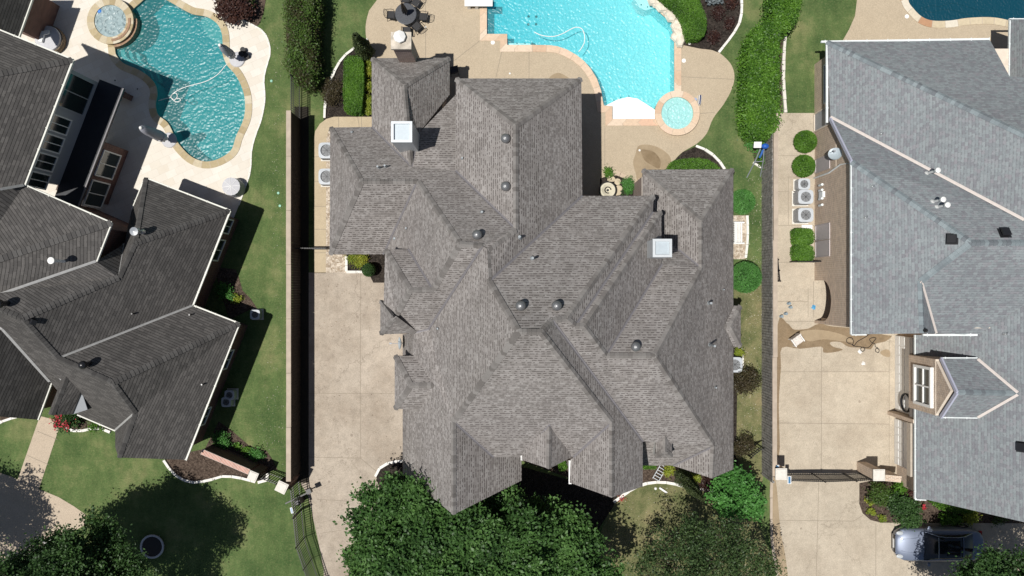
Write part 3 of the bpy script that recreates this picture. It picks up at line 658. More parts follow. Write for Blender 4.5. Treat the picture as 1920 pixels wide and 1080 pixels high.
for k in range(3):
    n = 9; a0, a1 = math.radians(-85), math.radians(8); r0, r1 = 1.02 + .13 * k, 1.16 + .13 * k; z = .462 - .14 * k if k else .47
    pts = [Vector((r1 * math.cos(a0 + (a1 - a0) * i / n), r1 * math.sin(a0 + (a1 - a0) * i / n))) for i in range(n + 1)] + [Vector((r0 * math.cos(a1 + (a0 - a1) * i / n), r0 * math.sin(a1 + (a0 - a1) * i / n))) for i in range(n + 1)]
    prism(bm, pts, -.3, .49 - .12 * k)
link("spillway", bm, plain("brown_spillway_stone", (.30, .19, .12), .7, var=.4, scale=9), sL)
bm = NB(); lathe(bm, [(0, -.06), (.1, -.03), (.12, .02), (.06, .06), (0, .07)], 14); o = link("pool_float", bm, plain("blue_plastic", (.06, .22, .6), .4), None); o.location = (P(193, 25).x, P(193, 25).y, .37); tag(o, "small blue float on the foaming spa water", "float")
sC = spa("round spa with pink stone rim and pale clear water beside turquoise pool", spaC, .9, 1.26, .3, watermat("pale_spa_water", (.75, .92, .92), (.5, .82, .82), .25, 6, .5), plastermat("pale_spa_plaster", (.62, .80, .78), (.55, .78, .77), 5, .5), M_COPC)

# paving
M_WETD = concrete('damp_stained_concrete', (.235, .175, .11), (.17, .12, .07), .8, .4, .6, 1.8)
hl = lambda lp, w_: offset(lp, w_ - .02)
deckL = catmull(PX([(110, -40), (392, -30), (408, 8), (424, 18), (437, 30), (460, 40), (480, 50), (495, 60), (505, 80), (507, 100), (499, 125), (495, 150), (497, 187), (490, 225), (480, 252), (472, 282), (470, 320), (460, 352), (448, 380), (430, 420), (370, 430)]), 3, True)
deckL = PX([(-60, 120), (0, -40), (392, -40), (408, 8), (424, 18), (437, 30), (460, 40), (480, 50), (495, 60), (504, 78), (507, 100), (500, 125), (495, 150), (497, 187), (490, 225), (480, 252), (472, 282), (470, 320), (460, 352), (448, 385), (430, 430), (250, 430), (40, 430), (-60, 400)])
bm = NB(); fill(bm, [deckL, hl(poolL, CW)], .015); tag(link("pool_deck", bm, M_TRAV), kind='structure')
bm = NB(); a = PX([(392, -10), (408, 8), (424, 18), (437, 30), (460, 40), (480, 50), (495, 60), (504, 78), (507, 100), (500, 125), (495, 150), (497, 187), (490, 225), (480, 252), (472, 282), (470, 320), (460, 352), (448, 385)])
strip_path(bm, catmull(a, 5, False), .07, 0, .045, .4); tag(link("stone_edging", bm, M_EDGE), "pale stone edging along the cream travertine pool deck", "edging")
deckC = PX([(707, -90), (707, 0)]) + catmull(PX([(692, 20), (686, 45), (687, 72), (697, 100), (697, 130)]), 4, False) + PX([(720, 260), (1090, 420), (1200, 420), (1200, 350), (1257, 330)]) + catmull(PX([(1257, 315), (1266, 299), (1280, 285), (1307, 269), (1325, 250), (1337, 222), (1357, 195), (1372, 167), (1377, 142), (1370, 120), (1350, 100), (1335, 94), (1310, 91), (1290, 85)]), 4, False) + PX([(1290, 60), (1290, -90)])
bm = NB(); fill(bm, [deckC, hl(poolC, CW)], .015); tag(link("pool_deck", bm, M_AGG), kind='structure')
bm = NB(); deckR = PX([(1610, -40), (1606, 5), (1603, 30), (1592, 55), (1580, 76), (1600, 130), (1990, 130), (2100, -60), (1900, -130)]); fill(bm, [deckR, hl(poolR, CW)], .015); tag(link("pool_deck", bm, M_AGG), kind='structure')
def joints(name, segs, z, wd=.025, mat=None):
    bm = NB()
    for a, b in segs:
        p, q = P(*a), P(*b); d = q - p; L = d.length
        if L < .01: continue
        n_ = Vector((-d.y, d.x, 0)).normalized() * wd / 2
        bm.faces.new([bm.verts.new(x + Vector((0, 0, z))) for x in (p - n_, q - n_, q + n_, p + n_)])
    return tag(link(name, bm, mat or M_JOINT), kind='structure')
joints("paving_joints", [((798, -10), (798, 110)), ((903, 74), (850, 115)), ((941, 96), (930, 145)), ((992, 94), (992, 148)), ((1276, 144), (1376, 149)), ((1340, 211), (1310, 213)), ((1134, 240), (1134, 320))], .019)
# circular steps: coping strips of the spa walk etc.
sheet("driveway", [(560, 511), (790, 511), (790, 960), (720, 1000), (690, 1160), (608, 1160), (607, 1070), (600, 1030), (590, 985), (578, 930), (560, 900)], .012, M_DRIVE)
joints("paving_joints", [((676, 511), (676, 858)), ((578, 737.5), (760, 737.5)), ((578, 857), (676, 859)), ((676, 859), (706, 884)), ((600, 1000), (640, 994)), ((594, 936), (660, 940))], .016)
sheet("path", [(589, 512), (589, 262), (591, 246), (600, 232), (612, 223), (626, 219), (760, 219), (760, 239), (626, 239), (616, 245), (612, 260), (611, 512)], .012, M_PATH)
joints("paving_joints", [((589, 294), (611, 294)), ((589, 340), (611, 340)), ((589, 387), (611, 387)), ((589, 430), (611, 430)), ((589, 474), (611, 474)), ((671, 220), (674, 240)), ((678, 220), (678, 240)), ((635, 220), (635, 240))], .016)
sheet("gravel_bed", [(611, 511), (611, 262), (618, 240), (800, 240), (800, 511)], .008, M_GRAVEL)
sheet("driveway", [(1430, 511), (1458, 511), (1458, 540), (1560, 524), (1600, 540), (1700, 600), (1700, 912), (1611, 906), (1611, 945), (1617, 962), (1632, 975), (1652, 980), (2100, 982), (2100, 1200), (1475, 1200), (1458, 1080), (1450, 1040), (1446, 1000), (1447, 900), (1430, 880)], .012, M_DRIVE_R)
joints("paving_joints", [((1540, 625), (1540, 885)), ((1457, 697), (1667, 697)), ((1457, 793), (1667, 795)), ((1667, 628), (1667, 885)), ((1535, 905), (1530, 1090)), ((1445, 975), (1600, 977)), ((1600, 977), (1618, 966)), ((1642, 982), (1642, 1090)), ((1515, 540), (1515, 595)), ((1525, 527), (1525, 595)), ((1458, 603), (1532, 603)), ((1458, 565), (1515, 565))], .016)
sheet("path", [(1440, 212), (1527, 212), (1560, 230), (1560, 540), (1440, 540)], .010, M_DRIVE_R)
joints("paving_joints", [((1458, 292), (1500, 292)), ((1458, 359), (1478, 359)), ((1478, 332), (1478, 422)), ((1478, 332), (1526, 332)), ((1458, 423), (1526, 423)), ((1458, 492), (1527, 492))], .014)
sheet("wet_patch", [(1457, 612), (1475, 606), (1482, 612), (1490, 618), (1515, 616), (1535, 607), (1560, 612), (1600, 616), (1660, 628), (1672, 630), (1660, 640), (1640, 645), (1632, 655), (1612, 652), (1590, 650), (1575, 641), (1556, 642), (1562, 650), (1580, 655), (1566, 660), (1544, 661), (1540, 650), (1500, 654), (1466, 652), (1464, 690), (1460, 760), (1462, 840), (1456, 840)], .0165, M_WETD, smooth=3)
sheet("wet_patch", [(1500, 622), (1530, 618), (1560, 622), (1585, 630), (1600, 640), (1580, 640), (1545, 636), (1520, 640), (1505, 634)], .0195, M_WETL, smooth=3)
sheet("wet_patch", [(1650, 660), (1660, 655), (1668, 658), (1668, 669), (1656, 667)], .0165, M_WETL, smooth=3)
sheet("wet_patch", [(1446, 895), (1455, 905), (1460, 960), (1464, 1000), (1472, 1040), (1478, 1100), (1462, 1100), (1452, 1040), (1447, 1000)], .0165, M_WETL, smooth=3)
sheet("wet_patch", [(1191, 290), (1196, 275), (1208, 271), (1228, 274), (1245, 283), (1257, 296), (1258, 315), (1250, 330), (1200, 340), (1192, 325), (1187, 305)], .0205, M_WETL, smooth=4)
sheet("wet_patch", [(1202, 282), (1212, 281), (1226, 285), (1238, 300), (1236, 316), (1222, 310), (1208, 300)], .0235, M_WET, smooth=4)
sheet("wet_patch", [(1030, 146), (1038, 139), (1048, 137), (1060, 142), (1066, 150), (1030, 155)], .0205, M_WETL, smooth=3)
# front walks of the left property
sheet("path", [(75, 780), (115, 790), (73, 917), (33, 900)], .012, M_WALKL)
joints("paving_joints", [((69, 808), (108, 824)), ((52, 854), (91, 871)), ((33, 900), (73, 917))], .016)
sheet("driveway", [(-80, 880), (-20, 880), (20, 893), (73, 917), (110, 932), (140, 950), (161, 965), (158, 985), (135, 998), (105, 1005), (85, 1020), (60, 1045), (40, 1100), (-80, 1120)], .010, M_WALKL)
# beds
def bed(pxs, mat=M_MULCH, z=.008, smooth=0): return sheet("mulch_bed_or_shade", pxs, z, mat, smooth=smooth)
bed([(392, -20), (392, -4), (408, 8), (424, 18), (437, 30), (460, 40), (480, 50), (486, 46), (494, 25), (502, -20)], M_MULCHB, .02)
bed([(607, 222), (610, 197), (617, 162), (625, 140), (642, 110), (665, 92), (690, 73), (697, 100), (710, 240), (607, 240)])
bed([(600, 242), (590, 246), (700, 244)], M_MULCHB)
bed([(1277, 84), (1265, 60), (1265, 44), (1243, 26), (1222, 8), (1215, -30), (1390, -30), (1390, 22), (1385, 45), (1372, 67), (1347, 99), (1335, 94), (1310, 91)], z=.02)
bed([(1257, 340), (1260, 315), (1266, 299), (1280, 285), (1304, 275), (1318, 280), (1335, 291), (1350, 306), (1358, 320), (1365, 360)], z=.012)
bed([(537, -20), (537, 100), (545, 148), (565, 156), (586, 150), (593, 130), (597, 60), (598, -20)], M_MULCHB)
bed([(650, 470), (650, 510), (690, 510), (700, 530), (730, 530), (730, 470)], z=.02)
bed([(705, 892), (712, 880), (728, 868), (745, 864), (756, 864), (800, 870), (790, 960), (720, 950)], z=.02)
bed([(940, 850), (1160, 930), (1173, 924), (1190, 913), (1210, 906), (1235, 903), (1262, 906), (1285, 912), (1320, 918), (1350, 920), (1380, 905), (1385, 860), (1200, 850)], M_MULCHB)
bed([(960, 870), (1160, 925), (1150, 950), (1110, 1010), (1090, 1060), (1060, 1130), (820, 1130), (760, 1000), (850, 960)], M_MULCH, .007)
bed([(552, 200), (579, 200), (579, 905), (552, 905)], M_SHD, .018)  # no mulch: the tall fence's cast shadow painted as a dark strip over the driveway
bed([(1138, 330), (1146, 328), (1160, 330), (1185, 340), (1200, 360), (1200, 400), (1125, 400), (1125, 335)], z=.02)
sheet("gravel_bed", [(1370, 404), (1402, 404), (1401, 440), (1398, 486), (1370, 486)], .008, M_GRAVEL)
bed([(1370, 650), (1389, 652), (1392, 690), (1382, 740), (1380, 880), (1370, 880)])
bed([(1425, 225), (1445, 210), (1445, 320), (1432, 318), (1415, 306), (1412, 290)], M_MULCHB)
bed([(1455, 50), (1475, 55), (1472, 80), (1466, 150), (1466, 210), (1455, 210)], M_MULCHB)
bed([(1611, 906), (1611, 945), (1617, 962), (1632, 975), (1652, 979.5), (1960, 981), (1960, 940), (1720, 930), (1680, 890)], M_MULCHB, .02)
bed([(310, 862), (322, 882), (340, 897), (365, 904), (395, 899), (420, 892), (450, 895), (470, 902), (480, 880), (390, 840), (345, 850)], M_MULCHB)
bed([(0, 795), (20, 787), (34, 781), (60, 770), (0, 760)], M_MULCHB)
bed([(140, 790), (122, 800), (134, 806), (150, 808), (165, 805), (185, 801), (205, 808), (215, 800), (180, 780)], M_MULCHB)
bed([(430, 600), (470, 580), (490, 590), (470, 560), (455, 545), (448, 520), (442, 505), (400, 500)], M_MULCHB)
bed([(410, 790), (432, 805), (470, 838), (500, 845), (510, 860), (520, 880), (480, 890), (380, 850)], M_MULCHB)
bed([(484, 882), (505, 886), (504, 895), (490, 903), (478, 900)], M_MULCH)
bed([(85, 1010), (100, 1000), (135, 995), (140, 1010), (110, 1030)], M_MULCH)
sheet("grass_strip", [(560, 212), (589, 225), (589, 512), (560, 512)], .006, M_GRASS)
sheet("dry_grass", [(1150, 935), (1173, 924), (1190, 913), (1210, 906), (1235, 903), (1262, 906), (1285, 912), (1320, 918), (1350, 921), (1376, 860), (1376, 545), (1431, 540), (1434, 830), (1430, 900), (1420, 980), (1440, 1120), (1090, 1120), (1120, 1020)], .006, M_GRASSD, smooth=2)
# white edgings
def edging(pxs, label, wd=.14, h=.12, sm=5, mat=M_EDGE, step=.55):
    bm = NB(); strip_path(bm, catmull(PX(pxs), sm, False), wd, 0, h, step); return tag(link("stone_edging", bm, mat), label, "edging")
edging([(609, 222), (610, 197), (614, 175), (618, 160), (625, 140), (642, 110), (665, 91), (690, 74)], "white stone edging curving round the mulch bed left of the brick chimney")
edging([(1389, -10), (1390, 22), (1385, 45), (1372, 67), (1347, 99)], "white stone edging round the mulch bed right of the turquoise pool")
edging([(1304, 274), (1318, 279), (1335, 290), (1350, 305), (1358, 318)], "short white stone edging beside the clipped half-round hedge")
edging([(650, 480), (650, 509)], "white edging at the left of the small bed by driveway top", sm=1); edging([(650, 510), (684, 510)], "white edging between driveway top and small flower bed", sm=1)
edging([(704, 893), (708, 882), (718, 872), (730, 867), (746, 864), (756, 864)], "white curved edging of the dark bed at the driveway's right edge")
edging([(1150, 941), (1173, 924), (1190, 913), (1210, 906), (1235, 903), (1262, 906), (1285, 912), (1320, 918), (1350, 920)], "long curved stone edging between front mulch bed and dry lawn", .16)
edging([(1400, 404), (1401, 430), (1400, 460), (1397, 484)], "short stone edging of the gravel bed with white bench")
edging([(1388, 652), (1391, 672), (1391, 690)], "small white edging by the yellow shrub on east side")
edging([(308, 862), (322, 882), (340, 897), (365, 904), (395, 899), (420, 892), (450, 895), (480, 903)], "white wavy edging of the mulch bed below the charcoal roof corner")
edging([(484, 904), (498, 902), (505, 893), (503, 886)], "tight white edging curl near the iron gate of left house")
edging([(-10, 798), (10, 788), (34, 781)], "white edging at the far left lawn corner")
edging([(121, 799), (134, 806), (150, 808), (168, 804), (188, 802), (208, 810)], "white edging of the rose bed by the front walk")
edging([(84, 1017), (96, 1009), (109, 1006)], "short white edging under the dark tree at lower left")
edging([(1472, 60), (1469, 100), (1468, 150), (1472, 212)], "tan stone edging by the hedge left of the right lawn", .16, .14, mat=M_STONECAP)
edging([(597, -10), (597, 50), (596, 100), (592, 128), (586, 145), (565, 157)], "white edging under the tall mixed hedge, partly in shadow", .1)
edging([(1411, 305), (1420, 312), (1434, 317)], "short white edging below the basketball stand", .12)
bm = NB(); strip_path(bm, PX([(1446, 893), (1445, 960), (1446, 1010), (1452, 1050), (1458, 1090)]), .14, 0, .1, 1.2); tag(link("kerb", bm, M_TANCAP), "low tan kerb along the left edge of the right driveway", "kerb")
bm = NB()
for k in range(60):
    t_ = k / 59; base = P(1222 + 48 * min(1, t_ * 1.35) + random.uniform(-7, 7) , -8 + 50 * min(1, t_ * 1.2) + (36 * max(0, t_ - .6) / .4) + random.uniform(-5, 5), 0)
    r_ = random.uniform(.18, .38); rr = random.random() * 6; prof = [(r_ * .8, -.02), (r_, r_ * .3), (r_ * .75, r_ * .75), (0, r_ * .85)]
    lathe(bm, prof, 6, base + Vector((0, 0, .03)), sx=random.uniform(.7, 1.3), sy=random.uniform(.7, 1.2))
tag(link("rock_border", bm, plain("pale_limestone_boulders", (.66, .6, .5), .85, var=.3, scale=3, bump=.4)), "row of pale limestone boulders along the turquoise pool's right edge", "rocks", kind='stuff')

def flecks(name, pxs, n, leaf, label, size=.05):
    pts = PX(pxs); A = np.array([tuple(p) for p in pts]); lo, hi = A.min(0), A.max(0); X = RNG.uniform(lo[0], hi[0], n * 4); Y = RNG.uniform(lo[1], hi[1], n * 4); k = inpoly(pts, X, Y); X, Y = X[k][:n], Y[k][:n]
    o = leafmesh(name, np.stack([X, Y, np.full(len(X), .035)], 1), RNG.uniform(0, 1, len(X)), size, leaf, None, 3.0); return tag(o, label, "leaves", kind="stuff")
L_PALE = leafmat("dry_pale_leaves", [(0, (.30, .26, .18)), (.6, (.48, .44, .34)), (1, (.66, .62, .54))])
flecks("fallen_leaves", [(1396, 330), (1428, 330), (1430, 840), (1380, 860), (1395, 700)], 500, L_PALE, "pale dry leaves scattered on the narrow east side lawn", .05)
flecks("fallen_leaves", [(1165, 940), (1260, 912), (1420, 930), (1430, 1080), (1120, 1080)], 420, L_PALE, "pale dry leaves on the front lawn", .05)
flecks("fallen_leaves", [(500, 60), (532, 60), (532, 880), (470, 840), (515, 600)], 260, L_PALE, "pale flecks of dry grass on the lawn strip left of the fence", .045)
flecks("fallen_leaves", [(580, 520), (700, 520), (740, 860), (640, 980), (600, 980), (580, 880)], 220, leafmat("brown_fallen_leaves", [(0, (.12, .08, .05)), (1, (.3, .22, .13))]), "brown leaf litter on the stained driveway", .05)
# ================================================================ HOUSES
# ---------------- centre house
HC = empty("house", (0, 0, 0), 0, "large house in the middle with a taupe shingled roof of many hips", "house")
V = dict(
 a1=(697,109,3), a2=(843,108,3), a3=(758,160,5.47), a4=(771,312,5.84), a5=(843,177,3), a6=(697,238,3),
 b1=(619,239,3), b2=(618,477,3), b3=(677,340,6.81), b4=(783,340,6.78), b5=(719,477,3),
 c1=(862,457,10.35), c2=(905,461,10.47), c3=(914,467,10.4), d5=(967,430,9.4),
 d1=(855,147,5.8), d2=(1090,147,5.8), d3=(967,235,9.1), d4=(854,320,6.0),
 n1=(855,177,3.0), n2=(785,250,4.75),
 c4=(812,543,7.97), c5=(766,467,5.65), c6=(722,468,5.6), c7=(768,544,7.85), c8=(719,590,5.6), c9=(804,617,5.5), c10=(776,624,5.3), c11=(742,592,6.2),
 e1=(1092,367,5.8), e2=(1226,367,5.8), e3=(1062,598,11.35), e4=(1036,601,11.5), e5=(1015,623,12.2), e6=(972,622,12.3), e7=(917,528,10.35),
 w1=(755,627,3), w2=(755,888,3), w3=(850,965,7.7), w4=(850,790,7.8), s1=(925,857,5.8), s2=(1075,857,5.8), s3=(1147,792,7.95),
 s4=(978,857,4.4), s5=(978,901,4.4),
 f1=(1205,828,5.8), f2=(1205,912,5.8), f3=(1147,933,7.95), f4=(1070,862,5.75), f5=(1068,905,5.5),
 g1=(1224,397,5.88), g2=(1078,611,11.0), g3=(1240,397,5.85), g4=(1095,612,10.95), g5=(1241,495,5.8), g6=(1136,667,9.55), g7=(1228,667,9.5),
 h1=(1315,503,5.9), h2=(1315,415,5.92), h3=(1205,318,3), h4=(1375,317,3), h5=(1272,468,4.81), h6=(1236,468,3.85), h7=(1205,468,3),
 k1=(1338,836,4.7), k2=(1335,897,4.7), k3=(1262,873,3), k4=(1375,880,3), k5=(1205,873,3), k6=(1190,873,3), k7=(1190,820,4.7), k8=(1245,440,4.0))
F = [("b1","b2","b3"), ("b2","b5","b4","b3"), ("a6","b1","b3","b4","a4"), ("a4","b4","c1","c2","c3","d5","d4"), ("n1","n2","a4","d4"),
 ("a1","a3","a4","a6"), ("a1","a2","a3"), ("a2","a5","n2","a4","a3"),
 ("d1","d2","d3"), ("d1","d3","d5","d4"), ("d2","e1","e7","c3","d5","d3"),
 ("b4","c1","c4","c5","b5"), ("c1","c2","c9","c10","c11","c7","c4"), ("c5","c4","c7","c6"), ("c6","c7","c11","c8"),
 ("e1","e2","e3","e4","e5","e6","e7"), ("e7","e6","w4","w3","w2","w1","c10","c9","c2","c3"),
 ("e6","e5","s3","s2","s1","w4"), ("w4","s1","s4","s5","w3"), ("e5","e4","f1","f2","f3","s3"), ("s3","f3","f5","f4","s2"),
 ("e2","g1","g2","e3"), ("g1","g3","g4","g2"), ("g3","g5","g6","g4"), ("h1","h5","k8","g5","g6","g7"),
 ("h3","h2","h1","h5","h6","h7"), ("h3","h4","h2"), ("h4","k4","k2","k1","g7","h1","h2"),
 ("e4","e3","g2","g4","g6","g7","k1","k3","k5","k6","k7","f1"), ("k1","k2","k3")]
# planar triangles of the long south slope of the east block are handled by triangulation
ro, W_ = roof(HC, V, F, M_SH_C, M_CAP_C, M_FLASH_C, noedge=(frozenset(("a4","d4")), frozenset(("k7","f1"))), axis=True)
# dormers and bays on the slopes
def subroof(V, F, **k): return roof(HC, V, F, M_SH_C, M_CAP_C, M_FLASH_C, thick=.12, axis=True, **k)
subroof(dict(a=(740,667,5.1), b=(796,667,5.2), c=(770,723,6.45), d=(827,723,6.62), e=(740,767,5.1), f=(800,767,5.2)), [("a","c","e"), ("a","b","d","c"), ("c","d","f","e")], extra_val=[((796,667,5.24),(827,723,6.66)), ((800,767,5.24),(827,723,6.66))])
subroof(dict(a=(713,563,5.35), b=(713,627,5.3), c=(777,625,5.35), d=(738,596,6.75), e=(745,597,6.6)), [("a","d","b"), ("b","d","c"), ("a","e","d"), ("e","c","d")])
subroof(dict(a=(1030,796,7.7), b=(1029,879,7.55), c=(980,840,6.15), d=(978,862,5.75), e=(1072,843,6.0), f=(1073,857,5.75)), [("a","b","d","c"), ("a","e","f","b")], extra_val=[((1030,796,7.75),(980,840,6.2)), ((1030,796,7.75),(1072,843,6.05))])
subroof(dict(a=(1247,795,5.82), b=(1247,846,5.82), c=(1229,813,5.25), d=(1229,857,5.2), e=(1260,811,5.25), f=(1260,857,5.2)), [("a","b","d","c"), ("a","e","f","b"), ("b","d","f")], extra_val=[((1247,795,5.85),(1229,813,5.28)), ((1247,795,5.85),(1260,811,5.28))])
subroof(dict(a=(1358,612,3.9), b=(1389,574,3.0), c=(1389,650,3.0), d=(1376,573,3.1), e=(1376,651,3.1), f=(1369,612,3.85)), [("a","f","b","d"), ("f","c","b"), ("a","e","c","f")])
I = .38
walls(HC, rect(-7.39 + I, -3.29 - I, 8.2, 12.1 - I), 0, 2.95, M_BR_C); walls(HC, rect(-9.6 + I, -6.4, 1.77 + I, 8.46 - I), 0, 2.95, M_BR_C)
walls(HC, rect(-2.75 + I, 3.41 - I, 4.2, 10.3 - I), 0, 5.75, M_BR_C); walls(HC, rect(-2.7, 7.0 - I, -2.0, 4.52 - I), 0, 5.72, M_BR_C)
walls(HC, rect(-5.76 + I, 6.4, -7.9, 4.0), 0, 2.9, M_BR_C); walls(HC, rect(-.6, 6.4 - I, -8.28 + I, -2.2), 0, 5.6, M_BR_C)
walls(HC, rect(-5.76 + I, .55 - .3, -9.72 + I, -5), 0, 2.95, M_BR_C); walls(HC, rect(2.83 + .3, 6.43 - .3, -9.72 + I, -6), 0, 5.3, M_BR_C)
walls(HC, rect(6.85, 11.67 - I, -9.32 + I, 6.25 - I), 0, 2.9, M_BR_C); walls(HC, rect(-6.34 + .3, -4.4, -1.9, 1.9 - .3), 0, 5.5, M_BR_C)
walls(HC, [(-6.4, -2.0), (-6.4, -.75), (-5.4, -.75), (-5.4, -2.0)], 0, 5.25, M_BR_C); walls(HC, rect(-5.75, -4.9, -5.85, -3.55), 0, 5.05, M_BR_C)
walls(HC, rect(11.0, 11.95, -3.0, -1.15), 0, 2.95, M_BR_C)
walls(HC, rect(7.2, 7.85, -7.35, -6.9), 3, 5.15, M_SIDE)
gable(HC, (-5.76 + I, -9.75 + I), (.22, -9.75 + I), (3.0, 4.2), (.44, 7.0), M_BR_C); gable(HC, (3.0, -9.42), (6.2, -9.42), (5.4, 5.6), (.52, 7.6), M_BR_C)
gable(HC, (.6, -8.25), (2.8, -8.25), (5.6, 5.6), (.5, 7.2), M_BR_C); gable(HC, (8.6, -9.28), (11.4, -9.28), (2.9, 2.9), (.55, 4.4), M_BR_C)
for a, b in (((1069, 907, 5.45), (1069, 864, 5.7)), ((979, 862, 5.72), (979, 841, 6.1))): gutter(HC, a, b, M_WHITE, .14, .04)
# small white cheek of the little dormer
bm = NB(); p1, p2, p3 = P(1228.5, 814, 5.12), P(1228.5, 856, 5.1), P(1223, 850, 3.75); p4 = P(1229, 814, 4.9)
vs = [bm.verts.new(x) for x in (p1, p2, p3, p4)]; bm.faces.new(vs); vs2 = [bm.verts.new(x + Vector((.04, 0, 0))) for x in (p1, p2, p3, p4)]; bm.faces.new(vs2[::-1]); link("dormer_cheek", bm, M_WHITE, HC)
sheet_chimney(HC, 753, 247, .98, .98, 8.0, 4.6); sheet_chimney(HC, 1242, 465, .88, .84, 8.6, 5.6)
# brick chimney with stone cap and octagonal hood
c = P(752, 76, 5.9); bm = NB(); uvl = bm.loops.layers.uv.new("UVMap"); prism(bm, rect(c.x - .43, c.x + .43, c.y - .36, c.y + .36), 0, 5.75, 0, uvl); ch = link("chimney", bm, M_BR_C, HC)
bm = NB(); box(bm, (c.x, c.y, 5.83), (1.0, .84, .16)); link("stone_cap", bm, M_DIRTYCAP, ch)
bm = NB(); cyl(bm, (c.x - .05, c.y + .14, 5.9), .2, .2, .2, 12); cyl(bm, (c.x - .05, c.y + .14, 6.08), .32, .3, .05, 8); cyl(bm, (c.x - .05, c.y + .14, 6.13), .3, .02, .14, 8); link("chimney_cap", bm, M_WHITE, ch)
for u, v in ((948, 262), (948, 351), (895, 441), (976, 573), (1043, 573), (1190, 649)): dome_vent(HC, u, v, .22)
for u, v, h, r in ((711, 315, .55, .05), (724, 313, .5, .05), (974, 445, .5, .06), (998, 485, .75, .06), (1328, 568, .6, .06), (1330, 646, 1.1, .06), (867, 297, .2, .04), (762, 428, .2, .04), (740, 447, .1, .05), (904, 398, .25, .05), (1341, 726, .25, .04), (821, 616, .2, .04), (660, 248, .12, .05), (1356, 543, .2, .03)): pipe_vent(HC, u, v, h, r)

# ---------------- left house (charcoal)
HL = empty("house", (0, 0, 0), 0, "house at the left with charcoal shingled roof, pale valleys and white gutters", "house")
def plz(eave, d, p, u, v):
    P0 = P(*eave).xy; d = Vector(d).normalized(); a = Vector(((u - 960) / S, (540 - v) / S)); return (eave[2] + p * (P0.dot(d) - a.dot(d))) / (1 - p * a.dot(d) / H)
e67 = (135,112,6.7); zU = plz(e67, (.377,.926), .83, -60, 148); R1g = (430,395,3); R2g = (448,607,3)
zE = lambda u, v: plz(R1g, (.93,-.366), 1.15, u, v)
z2 = lambda u, v: plz(R2g, (.93,-.37), 1.0, u, v)
print("L", zU, zE(40, 597), zE(222, 520), zE(252, 456), zE(110, 671), z2(210, 718), z2(252, 775), z2(222, 857))
zUE = plz(e67, (.934,-.358), .83, -60, 365)
VU = dict(a=(-60,33,6.7), b=(135,112,6.7), c=(45,347,6.7), d=(-60,365,zUE), e=(-60,148,zU))
roof(HL, VU, [("a","b","e"), ("b","c","d","e")], M_SH_L, M_CAP_L, M_FLASH_L, caph=.05)
roof(HL, dict(a=(62,-10,3), b=(34,69,3), c=(-60,30,5.4), d=(-60,-40,5.9)), [("a","b","c","d")], M_SH_L, M_CAP_L, M_FLASH_L)
VL = dict(c=(45,347,6.6), d=(-60,366,8.6), m1=(208,418,6.6), m2=(180,490,6.6), m3=(-60,505,8.7), m4=(0,552,8.3), m5=(-60,572,8.9),
 n1=(233,457,4.6), n2=(222,520,6.25), pk=(40,597,8.8), q1=(-60,557,9.3), g1=(360,573,3), r1=R1g, r2=(252,456,6.3), r0=(272,334,3), r3=(247,394,3),
 x1=(108,672,6.9), x2=(210,718,6.9), x3=(252,775,5.3), s1=(448,607,3), s2=(347,862,3), s3=(222,858,5.25), t1=(216,807,3), t2=(216,838,4.3), u1=(145,777,3), u2=(95,717,4.5), u3=(0,615,7.1), u4=(-60,560,8.6))
roof(HL, VL, [("c","m1","m3","d"), ("m1","m2","m4","m5","m3"), ("m2","n1","n2","pk","q1","m5","m4"), ("r1","g1","x1","pk","n2","r2"), ("r0","r1","r2"), ("r0","r2","n2","n1","r3"),
 ("g1","s1","x2","x1"), ("s1","s2","s3","x3","x2"), ("q1","pk","x1","x2","x3","t1","u1","u2","u3","u4"), ("x3","s3","t2","t1")], M_SH_L, M_CAP_L, M_FLASH_L, caph=.05, noedge=(frozenset(("m5","m4")),),
 extra_val=[((0,355,7.7),(45,347,6.75)), ((4,617,7.15),(93,716,4.65)), ((-20,595,7.4),(4,617,7.15))])
roof(HL, dict(a=(96,717,3.7), b=(70,787,3.5), c=(0,781,5.5), d=(-60,778,6.8), e=(-60,560,8.4), f=(0,615,7.0)), [("a","b","c","d","e","f")], M_SH_L, M_CAP_L, M_FLASH_L)
roof(HL, dict(a=(121,698,5.4), b=(90,777,4.9), c=(97,778,5.5), d=(127,701,5.7), e=(153,733,4.9), f=(135,777,4.6)), [("a","b","c","d"), ("d","c","f","e")], M_SH_L, M_CAP_L, M_FLASH_L, extra_val=[((127,701,5.75),(153,733,4.95)), ((121,698,5.45),(112,711,5.2))])
bm = NB(); A = [P(153,734,4.8), P(164,768,4.3), P(136,777,4.5), P(150,770,4.0)]; bm.faces.new([bm.verts.new(x) for x in (A[0], A[1], A[2])]); bm.faces.new([bm.verts.new(x) for x in (A[0] , A[2], A[3] - Vector((0, 0, 1)))]); bm.faces.new([bm.verts.new(x) for x in (A[0], A[3] - Vector((0, 0, 1)), A[1])]); link("gable_cheek", bm, M_SIDE, HL)
for a, b in (((-60,33,6.7),(136,112,6.7)), ((136,112,6.7),(45,348,6.7)), ((45,347,6.6),(208,418,6.6)), ((208,418,6.6),(180,490,6.6)), ((272,334,3),(431,395,3)), ((431,395,3),(361,573,3)), ((361,573,3),(448,607,3)), ((448,607,3),(348,862,3)), ((272,334,3),(248,393,3)), ((96,717,3.7),(70,787,3.5)), ((145,777,3),(216,807,3)), ((62,-10,3),(34,69,3))): gutter(HL, a, b, M_GUT, .12)
def offl(a, b, d):   # shift the plan line a-b to its left by d
    a, b = Vector(a), Vector(b); e = (b - a).normalized(); n_ = Vector((-e.y, e.x)); return a + n_ * d, b + n_ * d
